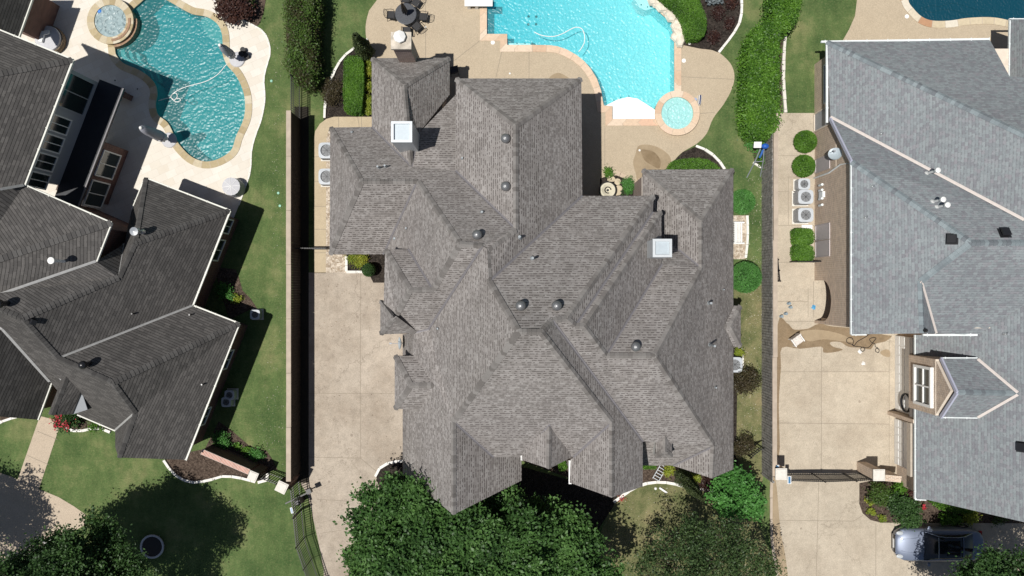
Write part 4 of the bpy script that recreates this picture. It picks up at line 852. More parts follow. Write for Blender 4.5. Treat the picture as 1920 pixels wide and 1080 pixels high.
def wallpoly(par, pxs, z, inset, z0, z1, mat):
    pts = offset(PX(pxs, z), -inset); return walls(par, [tuple(p) for p in pts], z0, z1, mat)
wallpoly(HL, [(-60,33), (135,112), (45,347), (-60,330)], 6.7, .4, 2.6, 6.6, M_SIDE)
# ground floor brick juts out under a dark metal roof strip
pa, pb = P(135,112,6.7).xy, P(45,347,6.7).xy; e = (pb - pa).normalized(); n_ = Vector((-e.y, e.x))
if n_.x < 0: n_ = -n_
o1, o2 = pa + n_ * .1, pb + n_ * .1; bm = NB(); q = [pa - n_ * .4 + e * .2, pb - n_ * .4 + e * .9, pb + n_ * .95 + e * .9, pa + n_ * .95 + e * .2]; prism(bm, q, 3.1, 3.28); link("porch_roof", bm, M_DKROOF, HL)
lip = NB(); bar(lip, Vector((*q[2], 3.3)), Vector((*q[3], 3.3)), .06, .06); link("gutter", lip, M_FLASH_C, HL)
walls(HL, [tuple(x) for x in (pa - n_ * .6 + e * 3.2, pb - n_ * .6, pb + n_ * .7, pa + n_ * .7 + e * 3.2)], 0, 3.08, M_BR_L)
wa, wb = pa - n_ * .4, pb - n_ * .4        # siding wall line, outside to the right of wb->wa ?
d_ = (wb - wa); Lw = d_.length
def onright(a, b, side):
    dd = (b - a).normalized(); return (a, b) if Vector((dd.y, -dd.x)).dot(side) > 0 else (b, a)
A_, B_ = onright(wa, wb, n_)
rev = (A_ - wa).length > .01
def sw(s0, s1): return (Lw - s1, Lw - s0) if rev else (s0, s1)
for s0, s1, z0, z1, ml in ((.55, 2.3, 3.6, 5.9, 0), (2.75, 3.55, 4.35, 5.9, 1), (3.75, 4.55, 4.35, 5.9, 1), (4.75, 5.55, 4.35, 5.9, 1), (5.75, 6.5, 4.35, 5.9, 1)):
    x0, x1 = sw(s0, s1); window(HL, A_, B_, x0, x1, z0, z1, frame=M_SIDE if ml == 0 else M_WHITE, mull=1, bars=0)
wa2, wb2 = pa + n_ * .7, pb + n_ * .7; A_, B_ = onright(wa2, wb2, n_)
for s0, s1 in ((3.6, 5.0), (5.3, 6.7)): x0, x1 = sw(s0, s1); window(HL, A_, B_, x0, x1, .7, 2.5, frame=M_WHITE, mull=1, bars=0)
wallpoly(HL, [(34, 69), (72, -40), (-60, -40), (-60, 30)], 3, .4, 0, 2.9, M_BR_L)
wallpoly(HL, [(45,347), (208,418), (180,490), (40, 535), (-60, 560), (-60, 350)], 6.6, .45, 0, 6.5, M_BR_L)
wallpoly(HL, [(272,334), (430,395), (360,573), (448,607), (347,862), (222,858), (216,807), (145,777), (96,717), (100, 560), (222,500), (247,394)], 3, .4, 0, 2.95, M_BR_L)
wallpoly(HL, [(96,717), (70,787), (-60,778), (-60,600)], 3.5, .4, 0, 3.4, M_BR_L)
ga, gb = PX([(430,395), (360,573)], 3); e = (gb - ga).normalized(); n2 = Vector((-e.y, e.x)); n2 = n2 if n2.x > 0 else -n2; A_, B_ = onright(ga - n2 * .4, gb - n2 * .4, n2); Lg = (gb - ga).length; fl = (A_ - (ga - n2 * .4)).length > .01
for s0, s1 in ((.5, 1.3), (1.7, 2.9)): window(HL, A_, B_, *((Lg - s1, Lg - s0) if fl else (s0, s1)), .9, 2.5, mull=1, bars=0)
ga, gb = PX([(448,607), (347,862)], 3); A_, B_ = onright(ga - n2 * .4, gb - n2 * .4, n2); Lg = (gb - ga).length; fl = (A_ - (ga - n2 * .4)).length > .01
for s0, s1 in ((1.8, 2.9), (5.2, 6.2)): window(HL, A_, B_, *((Lg - s1, Lg - s0) if fl else (s0, s1)), .9, 2.5, mull=1, bars=0)
pipe_vent(HL, 120, 490, .95, .07, M_WHITE, False, True); pipe_vent(HL, 266, 436, .7, .09, M_SILV, True, True)
dome_vent(HL, 13, 569, .2, M_VENTB, .55); dome_vent(HL, 167, 682, .2, M_VENTB, .55); dome_vent(HL, 262, 435, .17, M_SILV, .3)
box_vent(HL, 60, 601, .28, .2, M_VENTB)
for u, v in ((252, 588), (359, 590), (382, 720)): pipe_vent(HL, u, v, .3, .04, M_VENTB, False)
# ---------------- right house (blue-grey)
HR = empty("house", (0, 0, 0), 0, "house at the right with blue-grey shingled roof and pinkish valley strips", "house")
zN = lambda u, v: plz((1700, 78, 3), (0, 1), .88, u, v)
VR = dict(n1=(1551,78,3), n2=(1855,73,zN(1855,74.5)), n3=(1893,143,zN(1893,143)), n4=(2000,290,zN(2000,290)), n5=(1557,219,3.1), n6=(2000,455,8.6), n7=(2000,150,zN(2000,150)),
 m1=(1597,303,5.65), m2=(1822,455,8.7), m3=(1727,527,7.56), m4=(1597,627,5.65), m5=(1731,625,7.5), m6=(1755,625,5.7), m7=(1833,628,5.3), m8=(2000,455,8.72), m9=(2000,522,7.9), m10=(1920,412,8.0))
roof(HR, VR, [("n1","n2","n3","n7","n4"), ("n1","n4","n6","m10","n5"), ("n5","m10","n6","m8","m2","m1"), ("m1","m2","m3","m5","m4"), ("m2","m8","m9","m7","m6","m3"), ("m3","m6","m5")], M_SH_R, M_CAP_R, M_FLASH_R, capw=.16, flw=.075, noedge=(frozenset(("m10","n6")), frozenset(("m10","n5"))), axis=True, extra_val=[((1557,219,3.2),(1920,412,8.1)), ((1727,527,7.6),(1755,625,5.75))])
zL = lambda u, v: plz((1717, 700, 3), (-1, 0), 1.1, u, v)
roof(HR, dict(a=(1717,628,zL(1717,628)), b=(1717,675,zL(1717,675)), c=(1765,675,zL(1765,675)), d=(1833,675,zL(1833,675)), e=(1908,738,zL(1908,738)), f=(1833,783,zL(1833,783)), g=(1765,783,zL(1765,783)), h=(1717,757,zL(1717,757)), i=(1717,936,zL(1717,936)), j=(1738,937,zL(1738,937)), k=(1920,979,zL(1920,979)), l=(2000,996,zL(2000,996)), m=(2000,520,zL(2000,520)), n=(1833,628,zL(1833,628)), o=(1717,783,zL(1717,783)), z=(1717,640,zL(1717,640))),
 [("a","b","c","d","n"), ("n","d","e","m"), ("m","e","k","l"), ("e","f","g","k"), ("o","i","j","k","g"), ("h","o","g")], M_SH_R, M_CAP_R, M_FLASH_R, nocap=True, axis=True, extra_val=[((1833,628,4.98),(2000,522,7.9))])
roof(HR, dict(a=(1765,672,5.5), b=(1833,672,5.4), c=(1908,738,6.7), d=(1795,736,6.9), e=(1765,782,5.5), f=(1833,783,5.4)), [("a","b","c","d"), ("d","c","f","e")], M_SH_R, M_CAP_R, M_FLASH_R, extra_val=[((1833,673,5.46),(1908,736,6.74)), ((1833,783,5.46),(1908,740,6.74))])
roof(HR, dict(a=(1895,36,3), b=(1893,150,3), c=(1990,200,5.5), d=(1990,36,5.5)), [("a","b","c","d")], M_SH_R, M_CAP_R, M_FLASH_R, extra_val=[((1893,147,3.1),(1990,200,5.6))])
for a, b in (((1540,78,3),(1855,73,3)), ((1551,78,3),(1551,230,3)), ((1597,303,5.65),(1597,627,5.65)), ((1597,627,5.65),(1625,627,5.65)), ((1731,628,5.5),(1833,628,5.4)), ((1717,628,3),(1717,675,3)), ((1717,757,3),(1717,936,3)), ((1717,936,3),(1738,937,3.3)), ((1765,672,5.5),(1833,672,5.4)), ((1765,782,5.5),(1833,783,5.4)), ((1895,36,3),(1893,147,3)), ((1893,36,3),(1990,36,3))): gutter(HR, a, b, M_GUTR, .10)
bm = NB()
M_RAKE = plain("lilac_white_trim", (.45, .46, .56), .5, var=.05)
for a, b in (((1765,672,5.5),(1795,736,6.9)), ((1795,736,6.9),(1765,782,5.5)), ((1557,222,3.1),(1597,303,5.65))): bm = NB(); bar(bm, P(*a) + Vector((-.03, 0, .02)), P(*b) + Vector((-.03, 0, .02)), .09, .18); link("rake_board", bm, M_RAKE, HR)
# walls
xw = 17.08
def brickwall(poly, z0, z1): return walls(HR, poly, z0, z1, M_BR_R)
brickwall(rect(xw, 30, 9.2, 12.98 - .35), 0, 2.95)
# two-storey west wall with an arched opening; the porch behind it is left hollow
def archwall(x, y0, y1, ztop, ay, aw, ah, th=.35):
    bm = NB(); uvl = bm.loops.layers.uv.new("UVMap"); n = 12
    outer = [(y0, 0), (ay - aw / 2, 0)] + [(ay + aw / 2 * -math.cos(math.pi * k / n), ah - aw / 2 + (aw / 2) * math.sin(math.pi * k / n)) for k in range(n + 1)] + [(ay + aw / 2, 0), (y1, 0), (y1, ztop), (y0, ztop)]
    for xx, flip in ((x, 1), (x + th, 0)):
        vs = [bm.verts.new((xx, y, z)) for y, z in outer]; f = bm.faces.new(vs if flip else vs[::-1])
    for i in range(len(outer)):
        (ya, za), (yb, zb) = outer[i - 1], outer[i]
        bm.faces.new([bm.verts.new(v) for v in ((x, ya, za), (x + th, ya, za), (x + th, yb, zb), (x, yb, zb))])
    bm.normal_update(); bmesh.ops.triangulate(bm, faces=[f for f in bm.faces if len(f.verts) > 4])
    for f in bm.faces:
        for lo in f.loops: lo[uvl].uv = (lo.vert.co.y + (lo.vert.co.x - x), lo.vert.co.z)
    return link("wall", bm, M_BR_R, HR)
yS = -2.29 + .3; yN = 9.2
archwall(xw, yS, 1.0, 5.6, -.70, 2.25, 2.35)
brickwall(rect(xw, 24, 1.0, 5.85), 0, 5.5); brickwall(rect(xw + .02, 24, 5.85, 6.31), 0, 4.6); brickwall(rect(xw + 1.9, 24, yS, 1.0), 0, 5.6); brickwall(rect(xw + .36, xw + 1.88, yS + .02, yS + .3), 0, 2.9); brickwall(rect(xw + .36, xw + 1.88, yS + .01, .99), 2.92, 5.55)
brickwall(rect(xw + .01, 24, 6.31, 9.19), 0, 2.95)
gable(HR, (xw + .13, 8.9), (xw + .13, 5.86), (3.0, 5.4), (.97, 5.45), M_BR_R, z0=2.96)
XP = lambda y0, y1, z0, z1, **k: window(HR, (xw, 20), (xw, -20), 20 - y1, 20 - y0, z0, z1, **k)
YP = lambda v, z: (540 - v) / S * (1 - z / H)
M_BLIND = plain("lilac_grey_shutter", (.46, .42, .42), .6, var=.04)
for v0, v1, zz in ((295, 320, 1.0), (421, 449, 1.0), (452, 481, 1.0)): XP(YP(v1, 1.2), YP(v0, 1.2), .25, 2.2, frame=M_BLIND, pane=M_BLIND, mull=0, bars=0, fw=.05, depth=.05)
XP(YP(190, 2), YP(118, 2), 1.5, 2.1, frame=M_WHITE, mull=0, bars=0); XP(YP(240, 1.2), YP(206, 1.2), .1, 2.2, frame=M_BR_R, pane=M_DKMET, mull=0, bars=0)
bm = NB()
for v in (346, 356, 372, 384): cyl(bm, (xw - .08, YP(v, 1.3), .9), .07, .07, .45, 8)
box(bm, (xw - .07, YP(365, 1.3), 1.25), (.14, .32, .55)); link("meter_box", bm, M_GUTR, HR)
bm = NB(); tube(bm, [(xw - .06, YP(330, 1.0), .1), (xw - .06, YP(330, 1), 2.2), (xw - .02, YP(312, 3), 3.6), (xw + .0, YP(306, 5), 5.4)], .045, 6); link("downpipe", bm, M_GUTR, HR)
# garage block
brickwall(rect(21.85, 30, -6.9, -2.4), 0, 2.9); brickwall(rect(21.72, 30, -11.0, -6.92), 0, 2.9)
bm = NB(); uvl = bm.loops.layers.uv.new("UVMap"); prism(bm, rect(21.1, 22.4, -6.35, -3.55), 2.62, 5.3, 0, uvl); link("wall", bm, M_BR_R, HR)
gable(HR, (21.23, -3.57), (21.23, -6.33), (5.25, 5.25), (.5, 6.6), M_BR_R, .2, z0=5.31)
bm = NB(); box(bm, (21.66, -4.78, 1.2), (.08, 4.2, 2.4))
for k in range(4):
    for j in range(8): box(bm, (21.615, -6.88 + (j + .5) * 4.2 / 8, .3 + k * .58), (.02, 4.2 / 8 - .09, .46))
link("garage_door", bm, M_WHITE, HR); bm = NB(); box(bm, (21.42, -4.78, 2.45), (.24, 4.2, .3)); link("lintel", bm, M_FASC, HR)
brickwall(rect(21.2, 21.7, -7.15, -6.95), 0, 2.9)
window(HR, (21.1, 0), (21.1, -20), 4.05, 5.95, 3.45, 5.05, mull=1, bars=1, fw=.14, depth=.2, out=.06)
# second garage door, panelled
gd = NB(); y0g, y1g = -9.9, -7.35; box(gd, (21.62, (y0g + y1g) / 2, 1.1), (.06, y1g - y0g, 2.2))
for i in range(4):
    for j in range(6): box(gd, (21.585, y0g + (j + .5) * (y1g - y0g) / 6, .28 + i * .54), (.03, (y1g - y0g) / 6 - .08, .44))
link("garage_door", gd, M_WHITE, HR)
bm = NB(); box(bm, (21.45, (y0g + y1g) / 2, 2.4), (.5, y1g - y0g + .3, .4)); link("lintel", bm, plain("tan_stucco_trim", (.46, .40, .33), .8), HR)
pipe_vent(HR, 1652, 251, .35, .05, M_SILV); pipe_vent(HR, 1636, 350, .35, .05, M_SILV); pipe_vent(HR, 1623, 408, .35, .05, M_SILV); pipe_vent(HR, 1884, 626, .3, .05, M_SILV)
for u, v, h in ((1738, 325, .9), (1749, 378, .8), (1757, 388, .8)): pipe_vent(HR, u, v, h, .055, M_WHITE, True, True)
box_vent(HR, 1785, 448); box_vent(HR, 1883, 437); box_vent(HR, 1917, 838); dome_vent(HR, 1732, 619, .1, M_VENTB, .12)
# ================================================================ FENCES AND WALLS
def G(u, v, h): return P(u, v, h).xy          # plan position of something seen at height h
t = empty("boundary_fence", (*G(541, 555, 2.4), 0), 0, "long tall dark board fence with tan cap between left lawn and driveway", "fence")
o0 = Vector((*G(541, 555, 2.4), 0)); bm = NB(); ya, yb = G(541, 207, 2.4).y, G(541, 903, 2.4).y; n = int((ya - yb) / .14); x = o0.x
for k in range(n): box(bm, (-.0 + random.uniform(-.006, .006), yb + (k + .5) * (ya - yb) / n - o0.y, 1.17), (.05, (ya - yb) / n - .012, 2.34))
link("board_panel", bm, M_WOOD, t)
for z in (.35, 1.2, 2.05): bm = NB(); box(bm, (-.05, (ya + yb) / 2 - o0.y, z), (.045, ya - yb, .09)); link("rail", bm, M_WOOD, t)
bm = NB(); L = ya - yb; yy = yb
while yy < ya: l = min(2.9, ya - yy); box(bm, (random.uniform(-.006, .006), yy + l / 2 - o0.y, 2.38), (.25, l - .015, .07)); yy += l
link("cap", bm, M_TANCAP, t)
for k in range(9): bm = NB(); box(bm, (-.07, yb + .2 + k * (L - .4) / 8 - o0.y, 1.15), (.09, .1, 2.3)); link("post", bm, M_WOOD, t)
# right boundary: grey board fence backed by a tan topped masonry wall
t = empty("boundary_fence", (*G(1449, 530, 1.9), 0), 0, "weathered grey board fence along the right side of the middle garden", "fence")
o0 = Vector((*G(1449, 530, 1.9), 0)); ya, yb = G(1449, 212, 1.9).y, G(1449, 905, 1.9).y; bm = NB(); n = int((ya - yb) / .15)
for k in range(n):
    y = yb + (k + .5) * (ya - yb) / n; box(bm, (random.uniform(-.012, .012), y - o0.y, .92 + random.uniform(-.03, .03)), (.03, (ya - yb) / n - .02, 1.84), rz=random.uniform(-.06, .06))
link("board_panel", bm, M_WOODG, t)
for z in (.3, .95, 1.6): bm = NB(); box(bm, (.045, (ya + yb) / 2 - o0.y, z), (.05, ya - yb, .09)); link("rail", bm, M_WOODG, t)
for k in range(9): bm = NB(); box(bm, (.075, yb + k * (ya - yb) / 8 - o0.y, .9), (.1, .1, 1.8)); link("post", bm, M_WOODG, t)
t = empty("garden_wall", (*G(1454, 550, 1.9), 0), 0, "tan capped masonry wall running along the left edge of right driveway", "wall"); o0 = Vector((*G(1454, 550, 1.9), 0))
for v0, v1, du in ((212, 450, 0), (450, 670, -1), (670, 893, -2)):
    y0, y1 = G(0, v0, 1.9).y, G(0, v1, 1.9).y; bm = NB(); uvl = bm.loops.layers.uv.new("UVMap"); dx = du / S
    prism(bm, rect(-.06 + dx, .1 + dx, y1 - o0.y, y0 - o0.y), 0, 1.85 - du * -.0, 0, uvl); link("wall", bm, M_BR_R, t)
    bm = NB(); box(bm, (.02 + dx, (y0 + y1) / 2 - o0.y, 1.88), (.24, y0 - y1 - .02, .07)); link("cap", bm, M_TANCAP, t)
def pillar(u, v, s, h, rz, label, cap_m=M_STONECAP, brick=M_BR_R):
    c = G(u, v, h); t = empty("gate_pillar", (c.x, c.y, 0), rz, label, "pillar")
    bm = NB(); uvl = bm.loops.layers.uv.new("UVMap"); prism(bm, rect(-s / 2 + .05, s / 2 - .05, -s / 2 + .05, s / 2 - .05), 0, h - .08, 0, uvl); link("shaft", bm, brick, t)
    bm = NB(); box(bm, (0, 0, h - .04), (s, s, .08)); box(bm, (0, 0, h + .015), (s * .86, s * .86, .03), top=.9); link("cap", bm, cap_m, t); return t
pillar(1465, 889, .62, 2.2, 0, "brick gate pillar with white cap beside grey board fence"); pillar(1648.5, 891, .62, 2.2, 0, "brick gate pillar with white cap at the garage end of gate")
pillar(528, 914, .58, 2.5, -.45, "brick pillar with pale cap at the foot of tall dark fence", brick=M_BR_L); pillar(474, 893, .5, 1.9, -.4, "brick pillar with pale cap at the end of red brick wall", brick=M_BR_L)
# low brick walls
def lowwall(p, q, h, th, label, brick, topm):
    p, q = Vector(p), Vector(q); c = (p + q) / 2; a = math.atan2((q - p).y, (q - p).x); L = (q - p).length; t = empty("garden_wall", (c.x, c.y, 0), a, label, "wall")
    bm = NB(); uvl = bm.loops.layers.uv.new("UVMap"); prism(bm, rect(-L / 2, L / 2, -th / 2, th / 2), 0, h - .08, 0, uvl); link("wall", bm, brick, t)
    bm = NB(); uvl = bm.loops.layers.uv.new("UVMap"); pts = rect(-L / 2, L / 2, -th / 2 - .02, th / 2 + .02); prism(bm, pts, h - .08, h)
    for f in bm.faces:
        for lo in f.loops: lo[uvl].uv = (lo.vert.co.x, lo.vert.co.y + .15)
    link("coping", bm, topm, t); return t
lowwall(G(378, 847, 1.7), G(467, 885, 1.7), 1.7, .26, "red brick garden wall with rowlock top running from charcoal house", M_BR_L, M_BR_TOP)
lowwall(G(1660, 896, 1.6), G(1690, 899, 1.6), 1.6, .3, "short tan brick wall between gate pillar and garage", M_BR_R, M_BR_R)
lowwall(G(196, 161, .9), G(234, 178, .9), .9, .3, "short brick wall standing in the shade of the left patio", M_BR_L, M_BR_L)
# iron fences
def iron(label, p, q, h, name="iron_fence", cat="fence", step=.125, posts=2, z0=.06, r=.016, rails=(.12, .75, .95), arch=0.0, arc=0.0):
    p, q = Vector(p), Vector(q); c = (p + q) / 2; d = (q - p); L = d.length; a = math.atan2(d.y, d.x); t = empty(name, (c.x, c.y, 0), a, label, cat)
    n = int(L / step); bm = NB()
    hh = lambda s: h + arch * math.cos(math.pi * s / L); off = lambda s: arc * math.cos(math.pi * s / L)
    for k in range(n + 1): s = -L / 2 + L * k / n; box(bm, (s, off(s), z0 + (hh(s) - z0) / 2), (r * 2, r * 2, hh(s) - z0))
    link("picket_panel", bm, M_BLACK, t)
    for f in rails:
        bm = NB(); pr = [(-L / 2 + L * k / 12, off(-L / 2 + L * k / 12), hh(-L / 2 + L * k / 12) * f) for k in range(13)]
        for a_, b_ in zip(pr, pr[1:]): bar(bm, a_, b_, .04, .04)
        link("rail", bm, M_BLACK, t)
    for k in range(posts):
        s = -L / 2 + L * k / max(1, posts - 1); bm = NB(); box(bm, (s, off(s), hh(s) / 2 + .03), (.06, .06, hh(s) + .06)); box(bm, (s, off(s), hh(s) + .08), (.075, .075, .04), top=.3); link("post", bm, M_BLACK, t)
    return t
iron("black iron fence section at the top end of tall board fence", G(545, 141, 2.0), G(545, 210, 2.0), 2.0)
iron("black iron sliding gate leaning along left edge of the driveway bottom", G(544, 916, 1.9), G(555, 1027, 1.9), 1.9, "iron_gate", "gate", posts=3)
iron("black iron fence running off the bottom edge beside the driveway", G(555, 1027, 1.9), G(583, 1110, 1.9), 1.9, posts=3)
iron("small iron gate between the two pale-capped brick pillars at left", G(486, 897, 1.5), G(518, 908, 1.5), 1.5, "iron_gate", "gate")
iron("arched black iron driveway gate between two white-capped pillars", G(1484, 902, 1.8), G(1606, 902, 1.8), 1.75, "iron_gate", "gate", posts=3, arch=.22, arc=.0, step=.1)
iron("short black iron gate leaf next to the right gate pillar", G(1606, 902, 1.7), G(1636, 900, 1.7), 1.7, "iron_gate", "gate", step=.1)
iron("small black iron gate beside the weathered fence, bottom of the side yard", G(1409, 858, 1.5), G(1432, 840, 1.5), 1.5, "iron_gate", "gate")
iron("black iron side gate between board fence and middle house's corner", G(546, 465, 1.5), G(612, 465, 1.5), 1.45, "iron_gate", "gate")
iron("dark iron gate by the box shrubs against tan brick wall", G(1494, 490, 1.1), G(1538, 490, 1.1), 1.1, "iron_gate", "gate")
c = G(560, 942, 1.1); t = empty("gate_opener", (c.x, c.y, 0), .45, "black gate motor box with long arm on the iron gate", "gate opener")
bm = NB(); box(bm, (-.1, 0, .5), (.32, .34, 1.0), top=.9); link("body", bm, M_BLACK, t); bm = NB(); box(bm, (.05, .25, 1.0), (1.55, .07, .07)); box(bm, (.75, .3, .95), (.26, .26, .3)); link("arm", bm, M_BLACK, t)
def solar(u, v, label, s=(.3, .5), rz=0, h=1.9):
    c = G(u, v, h); t = empty("solar_panel", (c.x, c.y, 0), rz, label, "solar panel")
    bm = NB(); cyl(bm, (0, 0, 0), .03, .03, h - .05, 8); link("post", bm, M_BLACK, t); bm = NB(); box(bm, (0, 0, h), (s[0], s[1], .03)); link("frame", bm, M_WHITE, t)
    bm = NB(); box(bm, (0, 0, h + .02), (s[0] * .6, s[1] * .85, .012)); link("cell", bm, plain("blue_solar_cell", (.08, .2, .35), .2, .5), t); return t
solar(547, 957, "small white solar panel at the left iron gate", (.13, .32), .25); solar(1457.5, 879, "solar panel behind the gate pillar next to grey fence", (.2, .42)); solar(1480, 900, "solar panel right of the gate pillar, at gate's hinge end", (.2, .42))

# ================================================================ GARDEN FURNITURE AND EQUIPMENT
M_COVER = plain("grey_canvas_cover", (.36, .37, .42), .8, var=.1, scale=4, bump=.3); M_COVERL = plain("pale_grey_canvas", (.50, .50, .52), .8, var=.06)
def closed_umbrella(ub, vb, h, label, r=.21):
    b = P(ub, vb); t = empty("patio_umbrella", b, 0, label, "umbrella")
    bm = NB(); lathe(bm, [(0, 0), (.42, 0), (.44, .05), (.40, .1), (.1, .13), (0, .13)], 24); link("base", bm, M_COVERL, t)
    bm = NB(); cyl(bm, (0, 0, .1), .035, .035, h - .3, 10); link("pole", bm, M_DKMET, t)
    bm = NB(); n = 20; prof = [(r * .55, .75), (r * .9, .8), (r * 1.05, 1.3), (r * .95, 2.0), (r * .8, h - .5), (r * .5, h - .1), (.03, h)]; rings = []
    for q, z in prof: rings.append([bm.verts.new((q * (1 + .13 * (-1) ** k) * math.cos(2 * math.pi * k / n), q * (1 + .13 * (-1) ** k) * math.sin(2 * math.pi * k / n), z)) for k in range(n)])
    for A, B in zip(rings, rings[1:]):
        for k in range(n): bm.faces.new([A[k], A[(k + 1) % n], B[(k + 1) % n], B[k]])
    bm.faces.new(rings[-1]); link("canopy", bm, M_COVER, t, True)
    bm = NB(); cyl(bm, (0, 0, 1.25), r * 1.17, r * 1.17, .06, 20); link("strap", bm, M_COVERL, t)
    bm = NB(); lathe(bm, [(.05, h - .02), (.09, h + .02), (.06, h + .08), (0, h + .1)], 12); link("finial", bm, M_WHITE, t); return t
closed_umbrella(445, 112, 2.7, "closed grey umbrella with round base on the right rim of teal pool"); closed_umbrella(318, 263, 3.5, "closed pale grey umbrella on the travertine left of the teal pool", .26)
bm = NB(); c = P(455, 103)
for k, (dx, dy) in enumerate(((0, 0), (.28, -.12), (.1, .22))): cyl(bm, (dx, dy, 0), .13, .15, .3, 12)
o = link("planter", bm, M_BLACK); o.location = c; tag(o, "cluster of small dark pots beside the pool umbrella base", "planter")
c = P(443, 353); t = empty("fire_table", c, 0, "round grey canvas-covered table with radial seams on the deck corner", "table")
bm = NB(); n = 16; hub = bm.verts.new((0, 0, .92)); R0 = [bm.verts.new((.5 * math.cos(2 * math.pi * k / n), .5 * math.sin(2 * math.pi * k / n), .84)) for k in range(n)]; R1 = [bm.verts.new((.54 * math.cos(2 * math.pi * k / n), .54 * math.sin(2 * math.pi * k / n), .02)) for k in range(n)]
for k in range(n): bm.faces.new((hub, R0[k], R0[(k + 1) % n])); bm.faces.new((R0[(k + 1) % n], R0[k], R1[k], R1[(k + 1) % n]))
link("cover", bm, M_COVERL, t); bm = NB()
for k in range(8): a = k * math.pi / 4 + .1; bar(bm, (0, 0, .93), (.49 * math.cos(a), .49 * math.sin(a), .855), .015, .012)
link("seam", bm, M_WHITE, t)
# dining set
T0 = P(764, 34); t = empty("patio_table", T0, 0, "round dark patio table on the aggregate deck above brick chimney", "table")
bm = NB(); lathe(bm, [(0, .70), (.56, .70), (.6, .715), (.6, .735), (.57, .745), (0, .75)], 32); link("tabletop", bm, plain("charcoal_slate_tabletop", (.05, .055, .065), .45, .4, var=.3, scale=12), t)
for k in range(4): a = k * math.pi / 2 + .6; bm = NB(); tube(bm, [(.2 * math.cos(a), .2 * math.sin(a), .7), (.3 * math.cos(a), .3 * math.sin(a), .35), (.45 * math.cos(a), .45 * math.sin(a), 0)], .02, 6); link("leg", bm, M_BLACK, t)
b = T0 + Vector((0, 0, 0)); t = empty("patio_umbrella", b, 0, "folded black umbrella standing through the dark patio table", "umbrella")
bm = NB(); cyl(bm, (0, 0, 0), .022, .022, 2.3, 8); link("pole", bm, M_BLACK, t); bm = NB(); cyl(bm, (0, 0, .0), .26, .24, .08, 20); link("base", bm, M_BLACK, t)
bm = NB(); n = 16; pr = [(.05, 1.0), (.14, 1.05), (.11, 1.6), (.06, 2.2), (.01, 2.4)]; rings = [[bm.verts.new((q * (1 + .25 * (-1) ** k) * math.cos(2 * math.pi * k / n), q * (1 + .25 * (-1) ** k) * math.sin(2 * math.pi * k / n), z)) for k in range(n)] for q, z in pr]
for A, B in zip(rings, rings[1:]):
    for k in range(n): bm.faces.new([A[k], A[(k + 1) % n], B[(k + 1) % n], B[k]])
link("canopy", bm, M_BLACK, t)
chair0 = None
def chair(c, rz, label, group="dark metal chairs round the patio table"):
    global chair0
    if chair0 is None:
        t = empty("patio_chair", c, rz, label, "chair", group)
        bm = NB(); box(bm, (0, 0, .43), (.44, .42, .035)); [box(bm, (0, y, .452), (.42, .02, .012)) for y in (-.15, -.05, .05, .15)]; link("seat", bm, M_BLACK, t)
        bm = NB(); tube(bm, [(-.2, -.2, .44), (-.21, -.27, .7), (-.16, -.3, .92), (0, -.31, .97), (.16, -.3, .92), (.21, -.27, .7), (.2, -.2, .44)], .016, 6)
        for x in (-.12, -.04, .04, .12): tube(bm, [(x, -.2, .45), (x, -.27, .7), (x * .9, -.305, .94)], .009, 5)
        link("backrest", bm, M_BLACK, t)
        for sx in (-1, 1):
            bm = NB(); tube(bm, [(sx * .22, -.24, .66), (sx * .25, 0, .67), (sx * .24, .17, .64), (sx * .22, .19, .44)], .016, 6); link("armrest", bm, M_BLACK, t)
            for sy in (-1, 1): bm = NB(); tube(bm, [(sx * .2, sy * .19, .42), (sx * .23, sy * .24, 0)], .015, 6); link("leg", bm, M_BLACK, t)
        chair0 = t; return t
    t = chair0.copy(); COL.objects.link(t); t.location = c; t.rotation_euler = (0, 0, rz); t["label"] = label; t["group"] = group
    for ch in chair0.children: q = ch.copy(); COL.objects.link(q); q.parent = t
    return t
for a, r, lb in ((95, .95, "dark chair at the top of patio table"), (55, .9, "dark chair at the upper right of patio table, pushed in"), (178, .88, "dark chair at the left of patio table"), (-5, .95, "dark chair at the right of patio table, pulled out"), (-90, .85, "dark chair below the patio table toward the chimney"), (-48, .85, "dark chair at the lower right of patio table, in shadow")):
    ar = math.radians(a); chair(T0 + Vector((r * math.cos(ar), r * math.sin(ar), 0)), ar + math.pi / 2, lb)
for (u, v, rz, lb) in ((172, 268, .4, "dark chair in deep shade on left patio nearer the umbrella"), (160, 238, 1.9, "dark chair in deep shade on left patio nearer brick wall"), (852, 135, .2, "dark chair tucked at the roof corner right of chimney")): chair(P(u, v), rz, lb, None if u == 852 else "dark chairs in the shade of the left patio")
c = P(100, 78); t = empty("daybed", c, .5, "round wicker daybed in the shade by red brick wall", "daybed"); bm = NB(); lathe(bm, [(0, 0), (.75, 0), (.8, .3), (.78, .45), (0, .45)], 24); link("base", bm, plain("brown_wicker", (.16, .12, .08), .8, var=.5, scale=20, bump=.5), t)
bm = NB(); lathe(bm, [(.72, .46), (.7, .6), (0, .62)], 24); link("cushion", bm, M_COVERL, t)
bm = NB(); box(bm, (-.2, .1, .72), (.5, .2, .16), rz=.8); box(bm, (.1, .25, .72), (.45, .2, .14), rz=-.3); link("pillow", bm, M_WHITE, t)
# diving board
t = empty("diving_board", P(898, 11), 0, "white diving board over the left edge of turquoise pool", "diving board"); bm = NB(); box(bm, (0, 0, .52), (1.56, .42, .05)); link("board", bm, M_WHITE, t)
for x in (-.55, -.12): bm = NB(); box(bm, (x, 0, .25), (.18, .4, .5), top=.8); link("stand", bm, M_WHITE, t)
